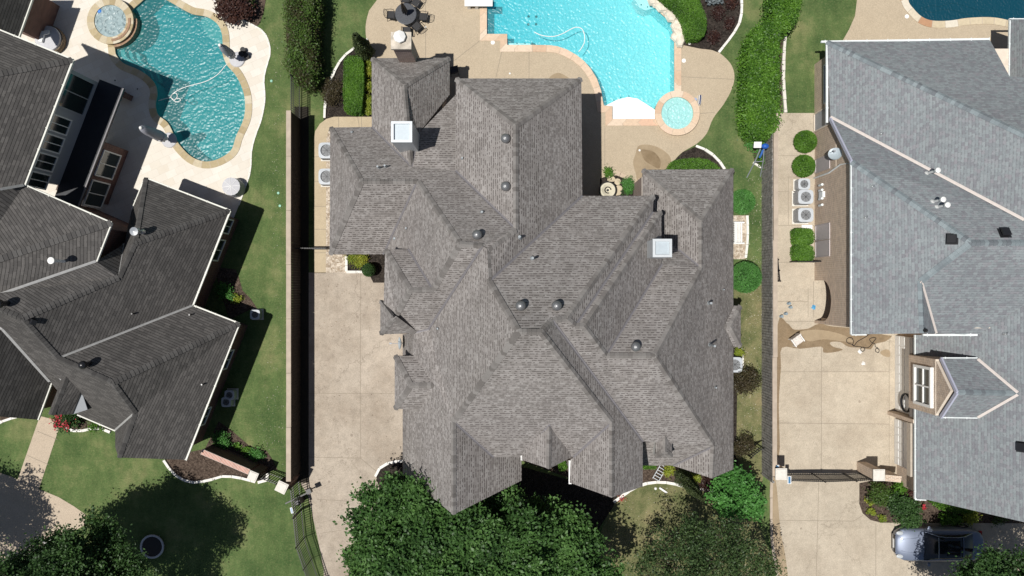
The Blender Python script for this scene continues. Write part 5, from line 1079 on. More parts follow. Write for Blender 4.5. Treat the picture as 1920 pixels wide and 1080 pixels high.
# hoses
def hose(name, pts, z, r, mat, label, cat="hose", sm=8):
    bm = NB(); pp = catmull([(*P(u, v).xy, z + (0 if len(x) == 0 else x[0])) for u, v, *x in pts], sm, False); tube(bm, pp, r, 6); return tag(link(name, bm, mat), label, cat)
hose("pool_hose", [(296, 188), (310, 184), (318, 182), (322, 176), (329, 174), (331, 181), (325, 187), (320, 183), (321, 177), (330, 170), (345, 163), (362, 158), (378, 154), (395, 147), (410, 136), (420, 124), (427, 118)], -.09, .022, M_WHITE, "white vacuum hose coiling across the teal pool")
hose("pool_hose", [(322, 184), (328, 190), (337, 188), (335, 184), (328, 184)], -.09, .022, M_WHITE, "small loop of white hose floating in teal pool")
hose("pool_hose", [(1002, 59), (1012, 64), (1025, 67), (1040, 67), (1055, 62), (1068, 55), (1080, 50), (1091, 53), (1096, 64), (1096, 78), (1090, 90), (1085, 96)], -.09, .025, M_WHITE, "white hose floating across the turquoise pool")
hose("pool_hose", [(1724, 18), (1738, 12), (1752, 8), (1765, 10), (1790, 4), (1830, 14), (1850, 22)], -.2, .022, M_VENTB, "dark hose under the water of the deep blue pool")
def cleaner(u, v, z, label, s=.2):
    t = empty("pool_cleaner", P(u, v) + Vector((0, 0, z)), .5, label, "pool cleaner"); bm = NB(); lathe(bm, [(0, 0), (s, 0), (s * 1.05, .08), (s * .6, .17), (0, .19)], 14, sx=1.3); link("body", bm, M_VENTB, t)
    for y in (-1, 1): bm = NB(); cyl(bm, (0, y * s, .07), .07, .07, .04, 12, axis=(0, y, 0)); link("wheel", bm, M_DKMET, t)
cleaner(1732, 14, -1.2, "dark robotic cleaner on the floor of the blue pool"); cleaner(1000, 72, -1.35, "small dark cleaner on the floor of turquoise pool", .12)
hose("garden_hose", [(1631, 625), (1622, 632), (1608, 640), (1601, 648), (1598, 646), (1588, 642), (1588, 635), (1596, 633), (1600, 640), (1599, 648), (1612, 650), (1624, 652), (1630, 650), (1638, 640), (1642, 634), (1636, 633), (1630, 636), (1634, 642), (1640, 645), (1641, 650), (1645, 652), (1648, 657), (1646, 661), (1641, 658), (1643, 653), (1648, 655)], .03, .018, M_BLACK, "dark garden hose tangled on the wet right driveway")
hose("garden_hose", [(1618, 650), (1621, 655), (1617, 659), (1613, 655), (1616, 651)], .03, .018, M_BLACK, "small loop of dark hose near the white cloth")
# lids
for u, v, r, z, lb in ((924, 80, .12, .02, "white skimmer lid left of the pool bench"), (1282, 114, .12, .02, "white skimmer lid right of the turquoise pool"), (1700, 31, .12, .02, "white skimmer lid by the deep blue pool"), (1292.5, 82, .07, .03, "small white lid in the mulch bed corner"), (798, 51, .05, .02, "small white deck cap by the patio table"), (956, 138, .05, .02, "small white deck cap near the house corner"), (1199, 282, .06, .025, "small white cap in the wet patch"), (265, 317, .03, .02, "tiny dark drain on the cream deck"), (1241, 240, .04, .02, "tiny white cap below the round spa"), (216, 151, .04, .02, "dark drain in the shaded patio, left one"), (258, 167, .04, .02, "dark drain in the shaded patio by the pool edge")):
    bm = NB(); cyl(bm, (0, 0, 0), r, r * .96, .02, 20); o = link("drain_lid", bm, M_VENTB if 'dark' in lb else M_WHITE); o.location = P(u, v) + Vector((0, 0, z - .004)); tag(o, lb, "lid")
for u, v, lb in ((522, 362, "green valve cap on left lawn, upper"), (525, 386, "green valve cap on left lawn, lower"), (509, 152, "pale green sprinkler cap beside the cream deck")):
    bm = NB(); cyl(bm, (0, 0, 0), .08, .07, .04, 14); o = link("valve_cap", bm, plain("faded_green_plastic", (.25, .5, .38), .5)); o.location = P(u, v); tag(o, lb, "valve cap")
# air conditioners
M_ACBOX = plain("pale_grey_enamel", (.46, .49, .52), .5, var=.06); M_LOUV = plain("grey_louvre_metal", (.26, .27, .28), .5)
def ac(u, v, w_, d_, h, label, group, top=True, fan=.33):
    c = G(u, v, h); t = empty("air_conditioner", (c.x, c.y, 0), 0, label, "air conditioner", group)
    bm = NB(); box(bm, (0, 0, .04), (w_ + .12, d_ + .12, .08)); link("pad", bm, M_STONECAP, t)
    bm = NB(); q = [(x * (w_ / 2), y * (d_ / 2)) for x, y in ((-1, -.8), (-.8, -1), (.8, -1), (1, -.8), (1, .8), (.8, 1), (-.8, 1), (-1, .8))]; prism(bm, q, .08, h - .08); link("cabinet", bm, M_LOUV, t)
    bm = NB()
    for k in range(14):
        f = -.8 + 1.6 * k / 13
        for sx in (-1, 1): box(bm, (sx * w_ / 2, f * d_ / 2, h / 2), (.03, .022, h - .2)); box(bm, (f * w_ / 2, sx * d_ / 2, h / 2), (.022, .03, h - .2))
    link("grille", bm, M_ACBOX, t)
    bm = NB(); n = 32; sq = []
    for k in range(n): a = 2 * math.pi * k / n; m = 1 / (abs(math.cos(a)) ** 5 + abs(math.sin(a)) ** 5) ** .2; sq.append((m * math.cos(a) * (w_ / 2 + .02), m * math.sin(a) * (d_ / 2 + .02)))
    A = [bm.verts.new((x, y, h - .08)) for x, y in sq]; B = [bm.verts.new((x, y, h)) for x, y in sq]; C_ = [bm.verts.new((fan * math.cos(2 * math.pi * k / n), fan * math.sin(2 * math.pi * k / n), h + .01)) for k in range(n)]; D_ = [bm.verts.new((fan * .97 * math.cos(2 * math.pi * k / n), fan * .97 * math.sin(2 * math.pi * k / n), h - .18)) for k in range(n)]
    for k in range(n):
        j = (k + 1) % n; bm.faces.new((A[k], A[j], B[j], B[k])); bm.faces.new((B[k], B[j], C_[j], C_[k])); bm.faces.new((C_[k], C_[j], D_[j], D_[k]))
    bm.faces.new(D_[::-1]) if False else None
    link("lid", bm, M_ACBOX, t)
    bm = NB(); cyl(bm, (0, 0, h - .17), .09, .08, .07, 14)
    for k in range(5):
        a = k * 2 * math.pi / 5; M = Matrix.Rotation(a, 3, 'Z') @ Matrix.Rotation(.35, 3, 'X'); box(bm, Vector((math.cos(a) * fan * .55, math.sin(a) * fan * .55, h - .14)), (fan * .75, .16, .01), R=M)
    link("fan", bm, M_DKMET, t)
    bm = NB()
    for k in range(5):
        rr = fan * (k + 1) / 5.2; pts = [(rr * math.cos(2 * math.pi * q / 24), rr * math.sin(2 * math.pi * q / 24), h + .02) for q in range(25)]; tube(bm, pts, .004, 4)
    for k in range(8): a = k * math.pi / 4; bar(bm, (0, 0, h + .02), (fan * math.cos(a), fan * math.sin(a), h + .012), .008, .008)
    link("fan_guard", bm, M_BLACK, t); return t
gr = "air conditioning units along the tan brick wall"
ac(1508, 345, .62, .58, .75, "smallest and topmost of the three grey units by the tan brick wall", gr, fan=.22); ac(1511, 369, .8, .74, .95, "grey fan unit in the middle of the row by tan brick wall", gr, fan=.28); ac(1511, 403, .8, .74, .95, "grey fan unit nearest the box shrubs by tan brick wall", gr, fan=.28)
ac(612, 282, .84, .84, .8, "upper of two grey units half hidden under the taupe eave", "units by the narrow side path", fan=.33); ac(612, 331, .84, .84, .8, "lower of two grey units half hidden under the taupe eave", "units by the narrow side path", fan=.33)
ac(1378, 684, .8, .8, .9, "grey unit under the eave beside the yellow shrub", None, fan=.3)
for u, v, lb in ((430, 741, "small grey unit in the shade by charcoal house, upper"), (424, 754, "small grey unit in the shade by charcoal house, lower"), (478, 590, "grey box unit in the house shadow near the lawn corner")): ac(u, v, .5, .5, .6, lb, None, fan=.18)
# satellite dishes
def dish(p, az, tilt, r, label, mast=.5):
    t = empty("satellite_dish", p, az, label, "satellite dish"); bm = NB(); tube(bm, [(0, 0, 0), (0, 0, mast)], .025, 8); tube(bm, [(-.35, 0, .02), (0, 0, mast * .8)], .012, 5); link("mast", bm, M_LEAD, t)
    n = 24; M = Matrix.Rotation(tilt, 3, 'Y'); bm = NB(); rings = []
    for f, z in ((0.02, 0), (.4, .02), (.75, .06), (1, .11)): rings.append([bm.verts.new(Vector((0, 0, mast)) + M @ Vector((r * f * math.cos(2 * math.pi * k / n), r * f * .9 * math.sin(2 * math.pi * k / n), z + .06))) for k in range(n)])
    for A, B in zip(rings, rings[1:]):
        for k in range(n): bm.faces.new([A[k], A[(k + 1) % n], B[(k + 1) % n], B[k]])
    bm.faces.new(rings[0]); link("reflector", bm, M_TRAY, t)
    bm = NB(); e = Vector((0, 0, mast)) + M @ Vector((-.05, 0, .62)); tube(bm, [Vector((0, 0, mast)) + M @ Vector((r * .9, 0, .1)), e], .014, 6); box(bm, e, (.12, .08, .08)); link("feed_arm", bm, M_DKMET, t); return t
pdx = P(752, 643, 3.4); dish(Vector((P(758, 641, 3.0).x, pdx.y, 2.85)), 0, math.radians(-72), .37, "pale satellite dish seen edge-on at the left eave over driveway", .75)
dish(Vector((xw - .15, P(1562, 291, 3.2).y, 3.0)), 2.8, math.radians(35), .36, "round grey satellite dish on the tan brick wall", .35)
# basketball stand (tipped goal with blue backboard)
t = empty("basketball_stand", P(1413, 331), 0, "portable basketball stand with blue hood and small white board by the fence", "basketball stand")
bm = NB(); tube(bm, [(-.38, -.05, 0), (-.36, .6, 1.4), (-.34, 1.15, 2.3)], .035, 8); tube(bm, [(.38, .02, 0), (.1, .65, 1.4), (-.14, 1.15, 2.3)], .035, 8); tube(bm, [(-.36, .6, 1.4), (.1, .65, 1.4)], .02, 6); link("pole", bm, M_LEAD, t)
bm = NB(); box(bm, (-.52, 1.36, 2.42), (.4, .32, .05), R=Matrix.Rotation(.35, 3, 'X')); link("backboard", bm, M_WHITE, t)
bm = NB(); lathe(bm, [(0, -.16), (.13, -.12), (.2, 0), (.18, .11), (.1, .18), (0, .2)], 18, (-.12, 1.28, 2.4), sy=.75); link("hood", bm, plain("royal_blue_plastic", (.02, .10, .42), .4), t)
bm = NB(); tube(bm, [(-.2, 1.1, 2.3), (-.22, .9, 2.1), (-.25, .78, 1.9)], .06, 8); link("sleeve", bm, plain("blue_white_plastic", (.05, .15, .45), .4), t)
# fire bowl with flagstones
M_BOWL = plain("cream_concrete_bowl", (.58, .54, .42), .8, var=.12)
t = empty("fire_bowl", P(1138, 358), 0, "round cream fire bowl with black ring on flagstones by the roof corner", "fire bowl"); bm = NB(); lathe(bm, [(.36, 0), (.44, .3), (.42, .42), (.34, .42), (.16, .3), (0, .28)], 28); link("bowl", bm, M_BOWL, t)
bm = NB(); pts = [(.47 * math.cos(a), .47 * math.sin(a), .38) for a in [2 * math.pi * k / 28 for k in range(29)]]; tube(bm, pts, .025, 6); link("ring", bm, M_BLACK, t)
bm = NB(); pts = [(.17 * math.cos(a), .17 * math.sin(a), .42) for a in [2 * math.pi * k / 20 for k in range(17)]]; tube(bm, pts, .028, 6); cyl(bm, (0, 0, .3), .07, .06, .1, 12); link("burner", bm, M_BLACK, t)
bm = NB()
for u, v, a, b in ((1146, 336, .5, .35), (1158, 341, .4, .4), (1160, 353, .45, .35), (1157, 362, .5, .3), (1144, 330, .35, .3)): lathe(bm, [(.5, .0), (.49, .05), (0, .055)], 7, P(u, v), sx=a, sy=b)
tag(link("flagstones", bm, plain("tan_flagstone", (.5, .42, .3), .85, var=.2, scale=4)), "irregular tan flagstones round the fire bowl", "stones", kind="stuff")
bm = NB(); strip_path(bm, catmull(PX([(1134, 318), (1150, 323), (1168, 330), (1184, 338), (1200, 349)]), 5, False), .22, 0, .12, .45); strip_path(bm, PX([(1200, 335), (1200, 352)]), .22, 0, .14, .45); tag(link("stone_edging", bm, M_COPC), "curved pink stone edging between deck and fire bowl", "edging")
# small pool-side item: blue and white hose reel by the spa
t = empty("skimmer_caddy", P(1307, 189), 0, "white and blue pool cleaning caddy beside the pink spa rim", "caddy"); bm = NB(); box(bm, (.1, 0, .15), (.16, .6, .3), rz=-.1, top=.8); link("body", bm, M_WHITE, t); bm = NB(); box(bm, (.1, 0, .32), (.07, .5, .05), rz=-.1); link("handle", bm, plain("navy_plastic", (.02, .03, .1), .4), t); bm = NB(); cyl(bm, (-.16, .02, .02), .13, .1, .22, 14); link("reel", bm, plain("steel_blue_plastic", (.3, .36, .5), .4), t)
# white garden bench on gravel
t = empty("garden_bench", P(1377, 438), 0, "white slatted garden bench standing on the gravel bed", "bench"); bm = NB()
for k in range(5): box(bm, (-.12 + .1 * k, 0, .43), (.07, 1.15, .03))
link("seat", bm, M_WHITE, t); bm = NB()
for k in range(9): box(bm, (-.24, -.5 + .125 * k, .7), (.03, .05, .5))
box(bm, (-.24, 0, .95), (.05, 1.2, .06)); link("backrest", bm, M_WHITE, t)
for sy in (-1, 1):
    bm = NB(); box(bm, (.08, sy * .58, .64), (.6, .07, .035)); link("armrest", bm, M_WHITE, t)
    for sx in (-.18, .32): bm = NB(); box(bm, (sx, sy * .56, .32), (.06, .06, .64)); link("leg", bm, M_WHITE, t)
# things on the right driveway
M_WICK = plain("white_wicker", (.62, .58, .54), .8, var=.35, scale=25, bump=.4)
t = empty("patio_chair", P(1489, 637), .62, "white wicker chair with pinkish woven seat on the wet driveway", "chair"); bm = NB(); box(bm, (0, 0, .4), (.55, .5, .1)); link("seat", bm, M_WICK, t); bm = NB(); box(bm, (0, .27, .65), (.55, .06, .5)); link("backrest", bm, M_WICK, t)
for sx in (-1, 1):
    bm = NB(); box(bm, (sx * .28, 0, .6), (.05, .5, .06)); link("armrest", bm, M_WHITE, t)
    for sy in (-1, 1): bm = NB(); box(bm, (sx * .25, sy * .23, .18), (.05, .05, .36)); link("leg", bm, M_WHITE, t)
for u, v, lb in ((1478, 569, "grey dumbbell standing on driveway, topmost of four"), (1481, 576, "grey dumbbell second from the top of four"), (1472, 588, "grey dumbbell third from the top, near wall"), (1464, 593, "grey dumbbell nearest the tan wall")):
    bm = NB(); cyl(bm, (-.02, 0, .0), .085, .085, .09, 6); cyl(bm, (-.02, 0, .22), .085, .085, .09, 6); cyl(bm, (-.02, 0, .08), .03, .03, .16, 8); o = link("dumbbell", bm, plain("blue_grey_vinyl", (.22, .28, .32), .5)); o.location = P(u, v); tag(o, lb, "dumbbell", "four grey dumbbells on the driveway")
def cloth(u, v, s, mat, label, seed=0):
    rr = random.Random(seed); bm = NB(); n = 9; vs = [bm.verts.new((s * rr.uniform(.5, 1) * math.cos(2 * math.pi * k / n), s * rr.uniform(.5, 1) * math.sin(2 * math.pi * k / n), .02)) for k in range(n)]; c = bm.verts.new((0, 0, .09)); mid = [bm.verts.new(v_.co * .55 + Vector((0, 0, rr.uniform(.02, .09)))) for v_ in vs]
    for k in range(n): bm.faces.new((vs[k - 1], vs[k], mid[k], mid[k - 1])); bm.faces.new((mid[k - 1], mid[k], c))
    o = link("cloth", bm, mat); o.location = P(u, v) + Vector((0, 0, .0)); return tag(o, label, "cloth")
cloth(1525.5, 576, .18, plain("sky_blue_cloth", (.10, .35, .6), .8), "crumpled blue cloth by the arched porch", 1); cloth(1612, 659, .15, M_WHITE, "small crumpled white cloth beside the dark hose", 2); cloth(1619, 681, .16, M_WHITE, "white cloth alone on dry driveway concrete", 3)
iron("black iron plant rack leaning along the tan wall of right driveway", G(1459, 487, .8), G(1463, 527, .8), .8, "plant_rack", "rack", step=.09, posts=3, rails=(.1, .4, .95))
bm = NB(); pts = [(x, .5 * math.cos(a), .5 * math.sin(a)) for a, x in [(2 * math.pi * k / 20, -.04 * (k // 20)) for k in range(61)]]; tube(bm, pts, .035, 6); o = link("coiled_hose", bm, M_BLACK); o.location = (21.54, P(0, 748, 0).y, 1.5); tag(o, "black coiled hose hanging in the shaded garage front", "hose")
bm = NB(); box(bm, (0, 0, .05), (.6, .3, .1)); o = link("step_block", bm, M_WHITE); o.location = P(1512, 427); tag(o, "white block between box shrub and lowest fan unit", "block")
t = empty("ladder", P(1239, 880), 1.05, "pale metal ladder lying in the front bed under the eave", "ladder")
bm = NB(); box(bm, (0, -.19, .14), (1.3, .035, .06)); link("rail", bm, M_GALV, t); bm = NB(); box(bm, (0, .19, .14), (1.3, .035, .06)); link("rail", bm, M_GALV, t)
for k in range(8): bm = NB(); box(bm, (-.6 + .17 * k, 0, .14), (.035, .36, .03)); link("rung", bm, M_GALV, t)
bm = NB(); bar(bm, (0, 0, .06), (.42, -.28, .06), .1, .1); lathe(bm, [(0, 0), (.09, 0), (.05, .06), (0, .07)], 7, (-.2, -.06, 0)); o = link("downspout_piece", bm, M_WHITE); o.location = P(1236, 914); tag(o, "white downspout piece lying on the dry front lawn", "downspout")
bm = NB(); lathe(bm, [(0, 0), (.14, 0), (.18, .25), (.12, .33), (0, .3)], 14); o = link("planter", bm, M_WHITE); o.location = P(1058, 871); tag(o, "white pot between the two front gables", "planter")
def ringpot(): pass
t = empty("trampoline", P(289, 1022), 0, "small round trampoline with grey rim in the tree's shade", "trampoline"); bm = NB(); pts = [(.62 * math.cos(2 * math.pi * k / 32), .62 * math.sin(2 * math.pi * k / 32), .26) for k in range(33)]; tube(bm, pts, .06, 8); link("rim", bm, M_COVERL, t); bm = NB(); lathe(bm, [(.57, .25), (0, .24)], 32); link("mat", bm, M_BLACK, t)
for k in range(6): a = k * math.pi / 3; bm = NB(); tube(bm, [(.6 * math.cos(a), .6 * math.sin(a), .25), (.6 * math.cos(a), .6 * math.sin(a), 0)], .02, 6); link("leg", bm, M_DKMET, t)
bm = NB(); box(bm, (0, 0, .2), (.3, .22, .4)); lathe(bm, [(0, .4), (.1, .42), (.08, .5), (0, .52)], 10); o = link("garden_ornament", bm, plain("slate_blue_glaze", (.1, .15, .35), .3)); o.location = P(98, 1032); tag(o, "small blue ornament in the dark bed at lower left", "ornament")

# ================================================================ PARKED CAR (nose to the left)
CZ = Vector((P(1762, 1022, .8).x, P(1762, 1022, .8).y, 0)); CL, CWd = 4.75, 1.86
t = empty("parked_car", CZ, 0, "silver sedan with black glass roof parked half in tree shade", "car")
M_CAR = N("silver_car_paint", .45, .5, .3); M_CAR.col((.17, .20, .27)); M_CAR.b.inputs["Coat Weight"].default_value = .8; M_CAR = M_CAR.m
M_CGL = plain("tinted_car_glass", (.008, .01, .014), .05, .6, var=.05); M_TYRE = plain("black_tyre_rubber", (.02, .02, .02), .8); M_RIM = plain("alloy_rim", (.4, .41, .43), .3, .5, .8)
def hw(x):     # half width of the body along its length (x from -1 nose to 1 tail)
    a = abs(x); return CWd / 2 * (1 - .34 * max(0, (a - .72) / .28) ** 2.2 - .03 * (a ** 2))
def deck(x):   # height of bonnet / beltline / boot
    if x < -.42: return .62 + .30 * math.sin(min(1, (x + 1.0) / .58) * math.pi / 2) ** .7
    if x < .62: return .95
    return .97 - .10 * ((x - .62) / .38) ** 2
bm = NB(); xs = [-1, -.985, -.95, -.88, -.8, -.7, -.6, -.5, -.42, -.3, -.1, .1, .3, .45, .6, .7, .8, .9, .96, .99, 1]; rings = []
for x in xs:
    w_ = hw(x); d = deck(x); e = .86 if abs(x) > .97 else 1; X = x * CL / 2
    pr = [(0, .22), (w_ * .9 * e, .22), (w_ * .99 * e, .34), (w_ * e, .55), (w_ * .985 * e, min(.72, d - .05)), (w_ * .93 * e, d - .06), (w_ * .82 * e, d), (w_ * .4, d + .035), (0, d + .045)]
    rings.append([bm.verts.new((X, y, z)) for y, z in pr] + [bm.verts.new((X, -y, z)) for y, z in reversed(pr[1:-1])])
for A, B in zip(rings, rings[1:]):
    for k in range(len(A)): bm.faces.new([A[k - 1], A[k], B[k], B[k - 1]])
bm.faces.new(rings[0]); bm.faces.new(rings[-1][::-1]); bmesh.ops.recalc_face_normals(bm, faces=bm.faces); body = link("body", bm, M_CAR, t, True)
bm = NB(); st = [(-.42, .93, .80, .80), (-.36, 1.05, .77, .76), (-.16, 1.36, .66, .62), (0, 1.43, .64, .60), (.3, 1.42, .63, .59), (.45, 1.34, .63, .6), (.66, 1.06, .68, .68), (.74, .96, .70, .70)]; rings = []
for x, z, wb, wt in st:
    zb = .93; pr = [(wb, zb), (wt + (wb - wt) * .35, zb + (z - zb) * .7), (wt * .9, z - .01 if z > 1 else z), (wt * .45, z + .02), (0, z + .03)]
    rings.append([bm.verts.new((x * CL / 2, y, zz)) for y, zz in pr] + [bm.verts.new((x * CL / 2, -y, zz)) for y, zz in reversed(pr[:-1])])
for A, B in zip(rings, rings[1:]):
    for k in range(1, len(A)): bm.faces.new([A[k - 1], A[k], B[k], B[k - 1]])
bmesh.ops.recalc_face_normals(bm, faces=bm.faces); link("cabin_glass", bm, M_CGL, t, True)
bm = NB()
for s in (-1, 1):
    tube(bm, [(-.40 * CL / 2, s * .80, .95), (-.16 * CL / 2, s * .655, 1.36), (0, s * .61, 1.425), (.3 * CL / 2, s * .6, 1.42), (.45 * CL / 2, s * .61, 1.34), (.72 * CL / 2, s * .7, .97)], .028, 6)
tube(bm, [(-.15 * CL / 2, -.6, 1.38), (-.15 * CL / 2, 0, 1.41), (-.15 * CL / 2, .6, 1.38)], .025, 6); tube(bm, [(.42 * CL / 2, -.6, 1.37), (.42 * CL / 2, 0, 1.41), (.42 * CL / 2, .6, 1.37)], .025, 6); link("roof_frame", bm, M_CAR, t)
for s in (-1, 1):
    for x in (-.62, .62):
        bm = NB(); cyl(bm, (x * CL / 2, s * (CWd / 2 - .2), .33), .33, .33, .22, 24, axis=(0, s, 0)); wh = link("wheel", bm, M_TYRE, t); bm = NB(); cyl(bm, (x * CL / 2, s * (CWd / 2 + .0), .33), .22, .2, .03, 20, axis=(0, s, 0)); link("rim", bm, M_RIM, wh)
    bm = NB(); lathe(bm, [(0, -.05), (.16, -.03), (.17, .02), (.1, .07), (0, .08)], 12, (-.905 * CL / 2, s * .64, .71), sx=1.3, sy=.75); link("headlight", bm, M_GALV, t)
    bm = NB(); lathe(bm, [(0, -.05), (.09, -.03), (.1, .03), (0, .06)], 10, (-.3 * CL / 2, s * (CWd / 2 + .06), 1.0), sx=.9, sy=1.2); link("wing_mirror", bm, M_CAR, t)
    bm = NB(); box(bm, (.955 * CL / 2, s * .6, .75), (.14, .34, .14)); link("tail_light", bm, plain("red_lens", (.3, .01, .01), .2), t)
    bm = NB(); tube(bm, [(-.9 * CL / 2, s * .32, deck(-.9) + .045), (-.6 * CL / 2, s * .42, deck(-.6) + .04), (-.44 * CL / 2, s * .5, deck(-.44) + .03)], .012, 5); link("bonnet_crease", bm, M_CAR, t)
bm = NB(); box(bm, (-.985 * CL / 2, 0, .5), (.08, 1.0, .2)); link("grille", bm, M_BLACK, t); bm = NB(); box(bm, (-1.0 * CL / 2 - .01, 0, .42), (.03, .5, .12)); link("number_plate", bm, M_WHITE, t)
bm = NB(); box(bm, (.18 * CL / 2, 0, 1.462), (.7, .85, .012)); link("sunroof", bm, M_CGL, t)
bm = NB(); bar(bm, (-.41 * CL / 2, -.6, .98), (-.36 * CL / 2, 0, 1.06), .02, .02); bar(bm, (-.41 * CL / 2, .05, .99), (-.36 * CL / 2, .6, 1.03), .02, .02); link("wiper", bm, M_BLACK, t)

# ================================================================ PLANTS
hedge("hedge", [(645, 112), (652, 105), (668, 104), (677, 108), (680, 120), (680, 165), (676, 208), (662, 210), (645, 206), (644, 160)], 1.1, L_HEDGE, "bright green clipped rectangular hedge in the mulch bed left of house", n=16000, size=.06, rough=.025)
hedge("hedge", [(1235, -15), (1250, 5), (1270, 22), (1282, 45), (1286, 62), (1294, 71), (1310, 71), (1322, 62), (1324, 34), (1315, 10), (1300, -15)], .9, L_HEDGE, "bright green curved clipped hedge between boulders and dark mulch", n=16000, size=.06, rough=.025, smooth=3)
hedge("hedge", [(1256, 330), (1257, 309), (1265, 301), (1285, 298), (1310, 297), (1330, 301), (1344, 309), (1350, 330)], .8, L_HEDGE, "half-round clipped hedge showing above the north-east roof edge", n=8000, size=.06, rough=.025, smooth=2)
hedge("hedge", [(1416, 60), (1430, 46), (1444, 42), (1456, 46), (1460, 80), (1460, 200), (1459, 230), (1450, 250), (1430, 254), (1416, 250), (1408, 240), (1403, 215), (1404, 150), (1408, 90)], 1.9, L_HEDGE, "wide leafy green hedge between deck lawn and right fence", n=26000, size=.12, rough=.12, smooth=3, wob=.2, inset=.3)
hedge("hedge", [(1453, -15), (1500, -15), (1497, 25), (1485, 48), (1470, 56), (1454, 50)], 1.8, L_HEDGE, "leafy hedge at the top edge left of the right lawn", n=9000, size=.11, rough=.1, smooth=2, wob=.15, inset=.25)
hedge("hedge", [(540, -20), (538, 40), (541, 90), (537, 110), (542, 130), (555, 147), (570, 152), (584, 148), (586, 100), (585, 50), (588, -20)], 2.0, L_MIX, "tall mixed green and brown hedge right of the left lawn", n=26000, size=.10, rough=.14, smooth=2, wob=.2, inset=.3)
def ball(u, v, r, h, label, leaf=L_HEDGE, n=5000, group=None, cat="shrub", sz=.06, name="round_shrub"):
    c = G(u, v, h * .6); t = empty(name, (c.x, c.y, 0), 0, label, cat, group); d = RNG.normal(size=(n, 3)); d /= np.linalg.norm(d, axis=1)[:, None]; d[:, 2] = np.abs(d[:, 2]) * np.sign(RNG.uniform(-.25, 1, n)); rr = RNG.normal(1, .035, n)[:, None]
    C = d * rr * np.array([r, r, h / 2]) + np.array([0, 0, h / 2]); C[:, 2] = np.maximum(C[:, 2], .03); T = .5 + .2 * np.sin(C[:, 0] * 6) * np.sin(C[:, 1] * 5) + RNG.normal(0, .25, n); leafmesh("foliage", C, T, sz, leaf, t, .3)
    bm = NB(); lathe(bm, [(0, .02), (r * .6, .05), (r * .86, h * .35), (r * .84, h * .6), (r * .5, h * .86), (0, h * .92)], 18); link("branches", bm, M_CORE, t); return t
ball(1393, 378, .66, 1.4, "upper of two round clipped shrubs by the middle house's east wall", L_BRIGHT, 9000, "round shrubs along the east wall"); ball(1399, 520, .82, 1.8, "lower and larger round clipped shrub by the middle house's east wall", L_BRIGHT, 13000, "round shrubs along the east wall")
g4 = "clipped box shrubs along the tan brick wall"
ball(1511, 265, .6, 1.0, "topmost round box shrub below the brick corner", n=7000, group=g4); ball(1508, 311, .6, 1.0, "second round box shrub, just above the fan units", n=7000, group=g4)
for v, lb in ((444, "upper square box shrub below the fan units"), (475, "lower square box shrub by the iron gate")): hedge("box_shrub", [(1492, v - 12), (1500, v - 15), (1520, v - 14), (1526, v - 8), (1527, v + 6), (1522, v + 13), (1498, v + 14), (1493, v + 8)], .9, L_HEDGE, lb, 'shrub', 6500, .06, g4, .025, 2)
ball(691, 506, .36, 1.3, "dark green ball topiary at the head of the driveway", L_DARK, 5000, cat="topiary", name="topiary", sz=.05)
def con(u, v, r, h, label, leaf=L_CON, n=7000, sz=.09, taper=.9):
    c = P(u, v); t = empty("conifer", c, 0, label, "conifer"); z = RNG.uniform(0, 1, n) ** .85; a = RNG.uniform(0, 6.283, n); pr = r * np.minimum(1, (z / .12) ** .5) * (1 - z ** 1.6 * taper) * (1 + .12 * np.sin(a * 5 + z * 9)); rad = pr * RNG.uniform(.7, 1.05, n)
    C = np.stack([rad * np.cos(a), rad * np.sin(a), z * h + .05], 1); leafmesh("foliage", C, RNG.uniform(0, 1, n), sz, leaf, t, .1, 3.0)
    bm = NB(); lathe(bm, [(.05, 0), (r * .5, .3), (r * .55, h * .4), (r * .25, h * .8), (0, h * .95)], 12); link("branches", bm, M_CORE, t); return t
con(1274, 888, .48, 5.6, "tall narrow cypress leaning out from the front bed toward lawn"); con(688, 102, .5, 3.4, "dark conifer beside the white edging near the brick chimney", L_CON, 6000, .11, .75)
bushobj("bush", (628, 176), .62, .9, L_BROWN, "sparse brownish bush on the mulch bed's left edge", n=2600, size=.08, sy=1.35)
for v in (118, 138, 165, 190, 207): bushobj("shrub", (692, v), .28, .6, L_YEL, {118: "yellow-green shrub by the wall, topmost of five", 138: "yellow-green shrub by the wall, second of five from the top", 165: "yellow-green shrub by the wall, middle of five", 190: "yellow-green shrub by the wall, fourth of five", 207: "yellow-green shrub by the wall, lowest of five nearest the path"}[v], "shrub", 700, .09, "yellow-green shrubs by the north-west wall")
for u, v, r, lb in ((1346, 27, .38, "brown twiggy plant in the dark mulch, near the curved hedge top"), (1366, 46, .3, "brown twiggy plant in the dark mulch, right one"), (1335, 72, .36, "brown twiggy plant in the dark mulch, lowest"), (1371, 9, .36, "brown twiggy plant in dark mulch at the top right")): bushobj("plant", (u, v), r, .35, L_RED, lb, "plant", 500, .09, "brown plants in the dark mulch bed")
bushobj("plant", (1336, 2), .35, .5, leafmat("blue_grey_leaves", [(0, (.08, .10, .11)), (1, (.22, .26, .27))]), "blue-grey spiky plant at the top of the dark bed", "plant", 500, .16)
bushobj("bush", (446, 22), .95, 1.2, L_RED, "dark red leafy bush beside the cream deck corner", n=4200, size=.14); bushobj("bush", (466, 10), .45, .9, L_MIX, "greenish bush behind the dark red bush", n=1000, size=.1)
bushobj("bush", (1418, 272), .6, .7, L_BRIGHT, "green low bush under the basketball stand", n=1600, size=.1); bushobj("bush", (1428, 300), .45, .6, L_HEDGE, "small leafy bush by the fence below basketball stand", n=1000, size=.1)
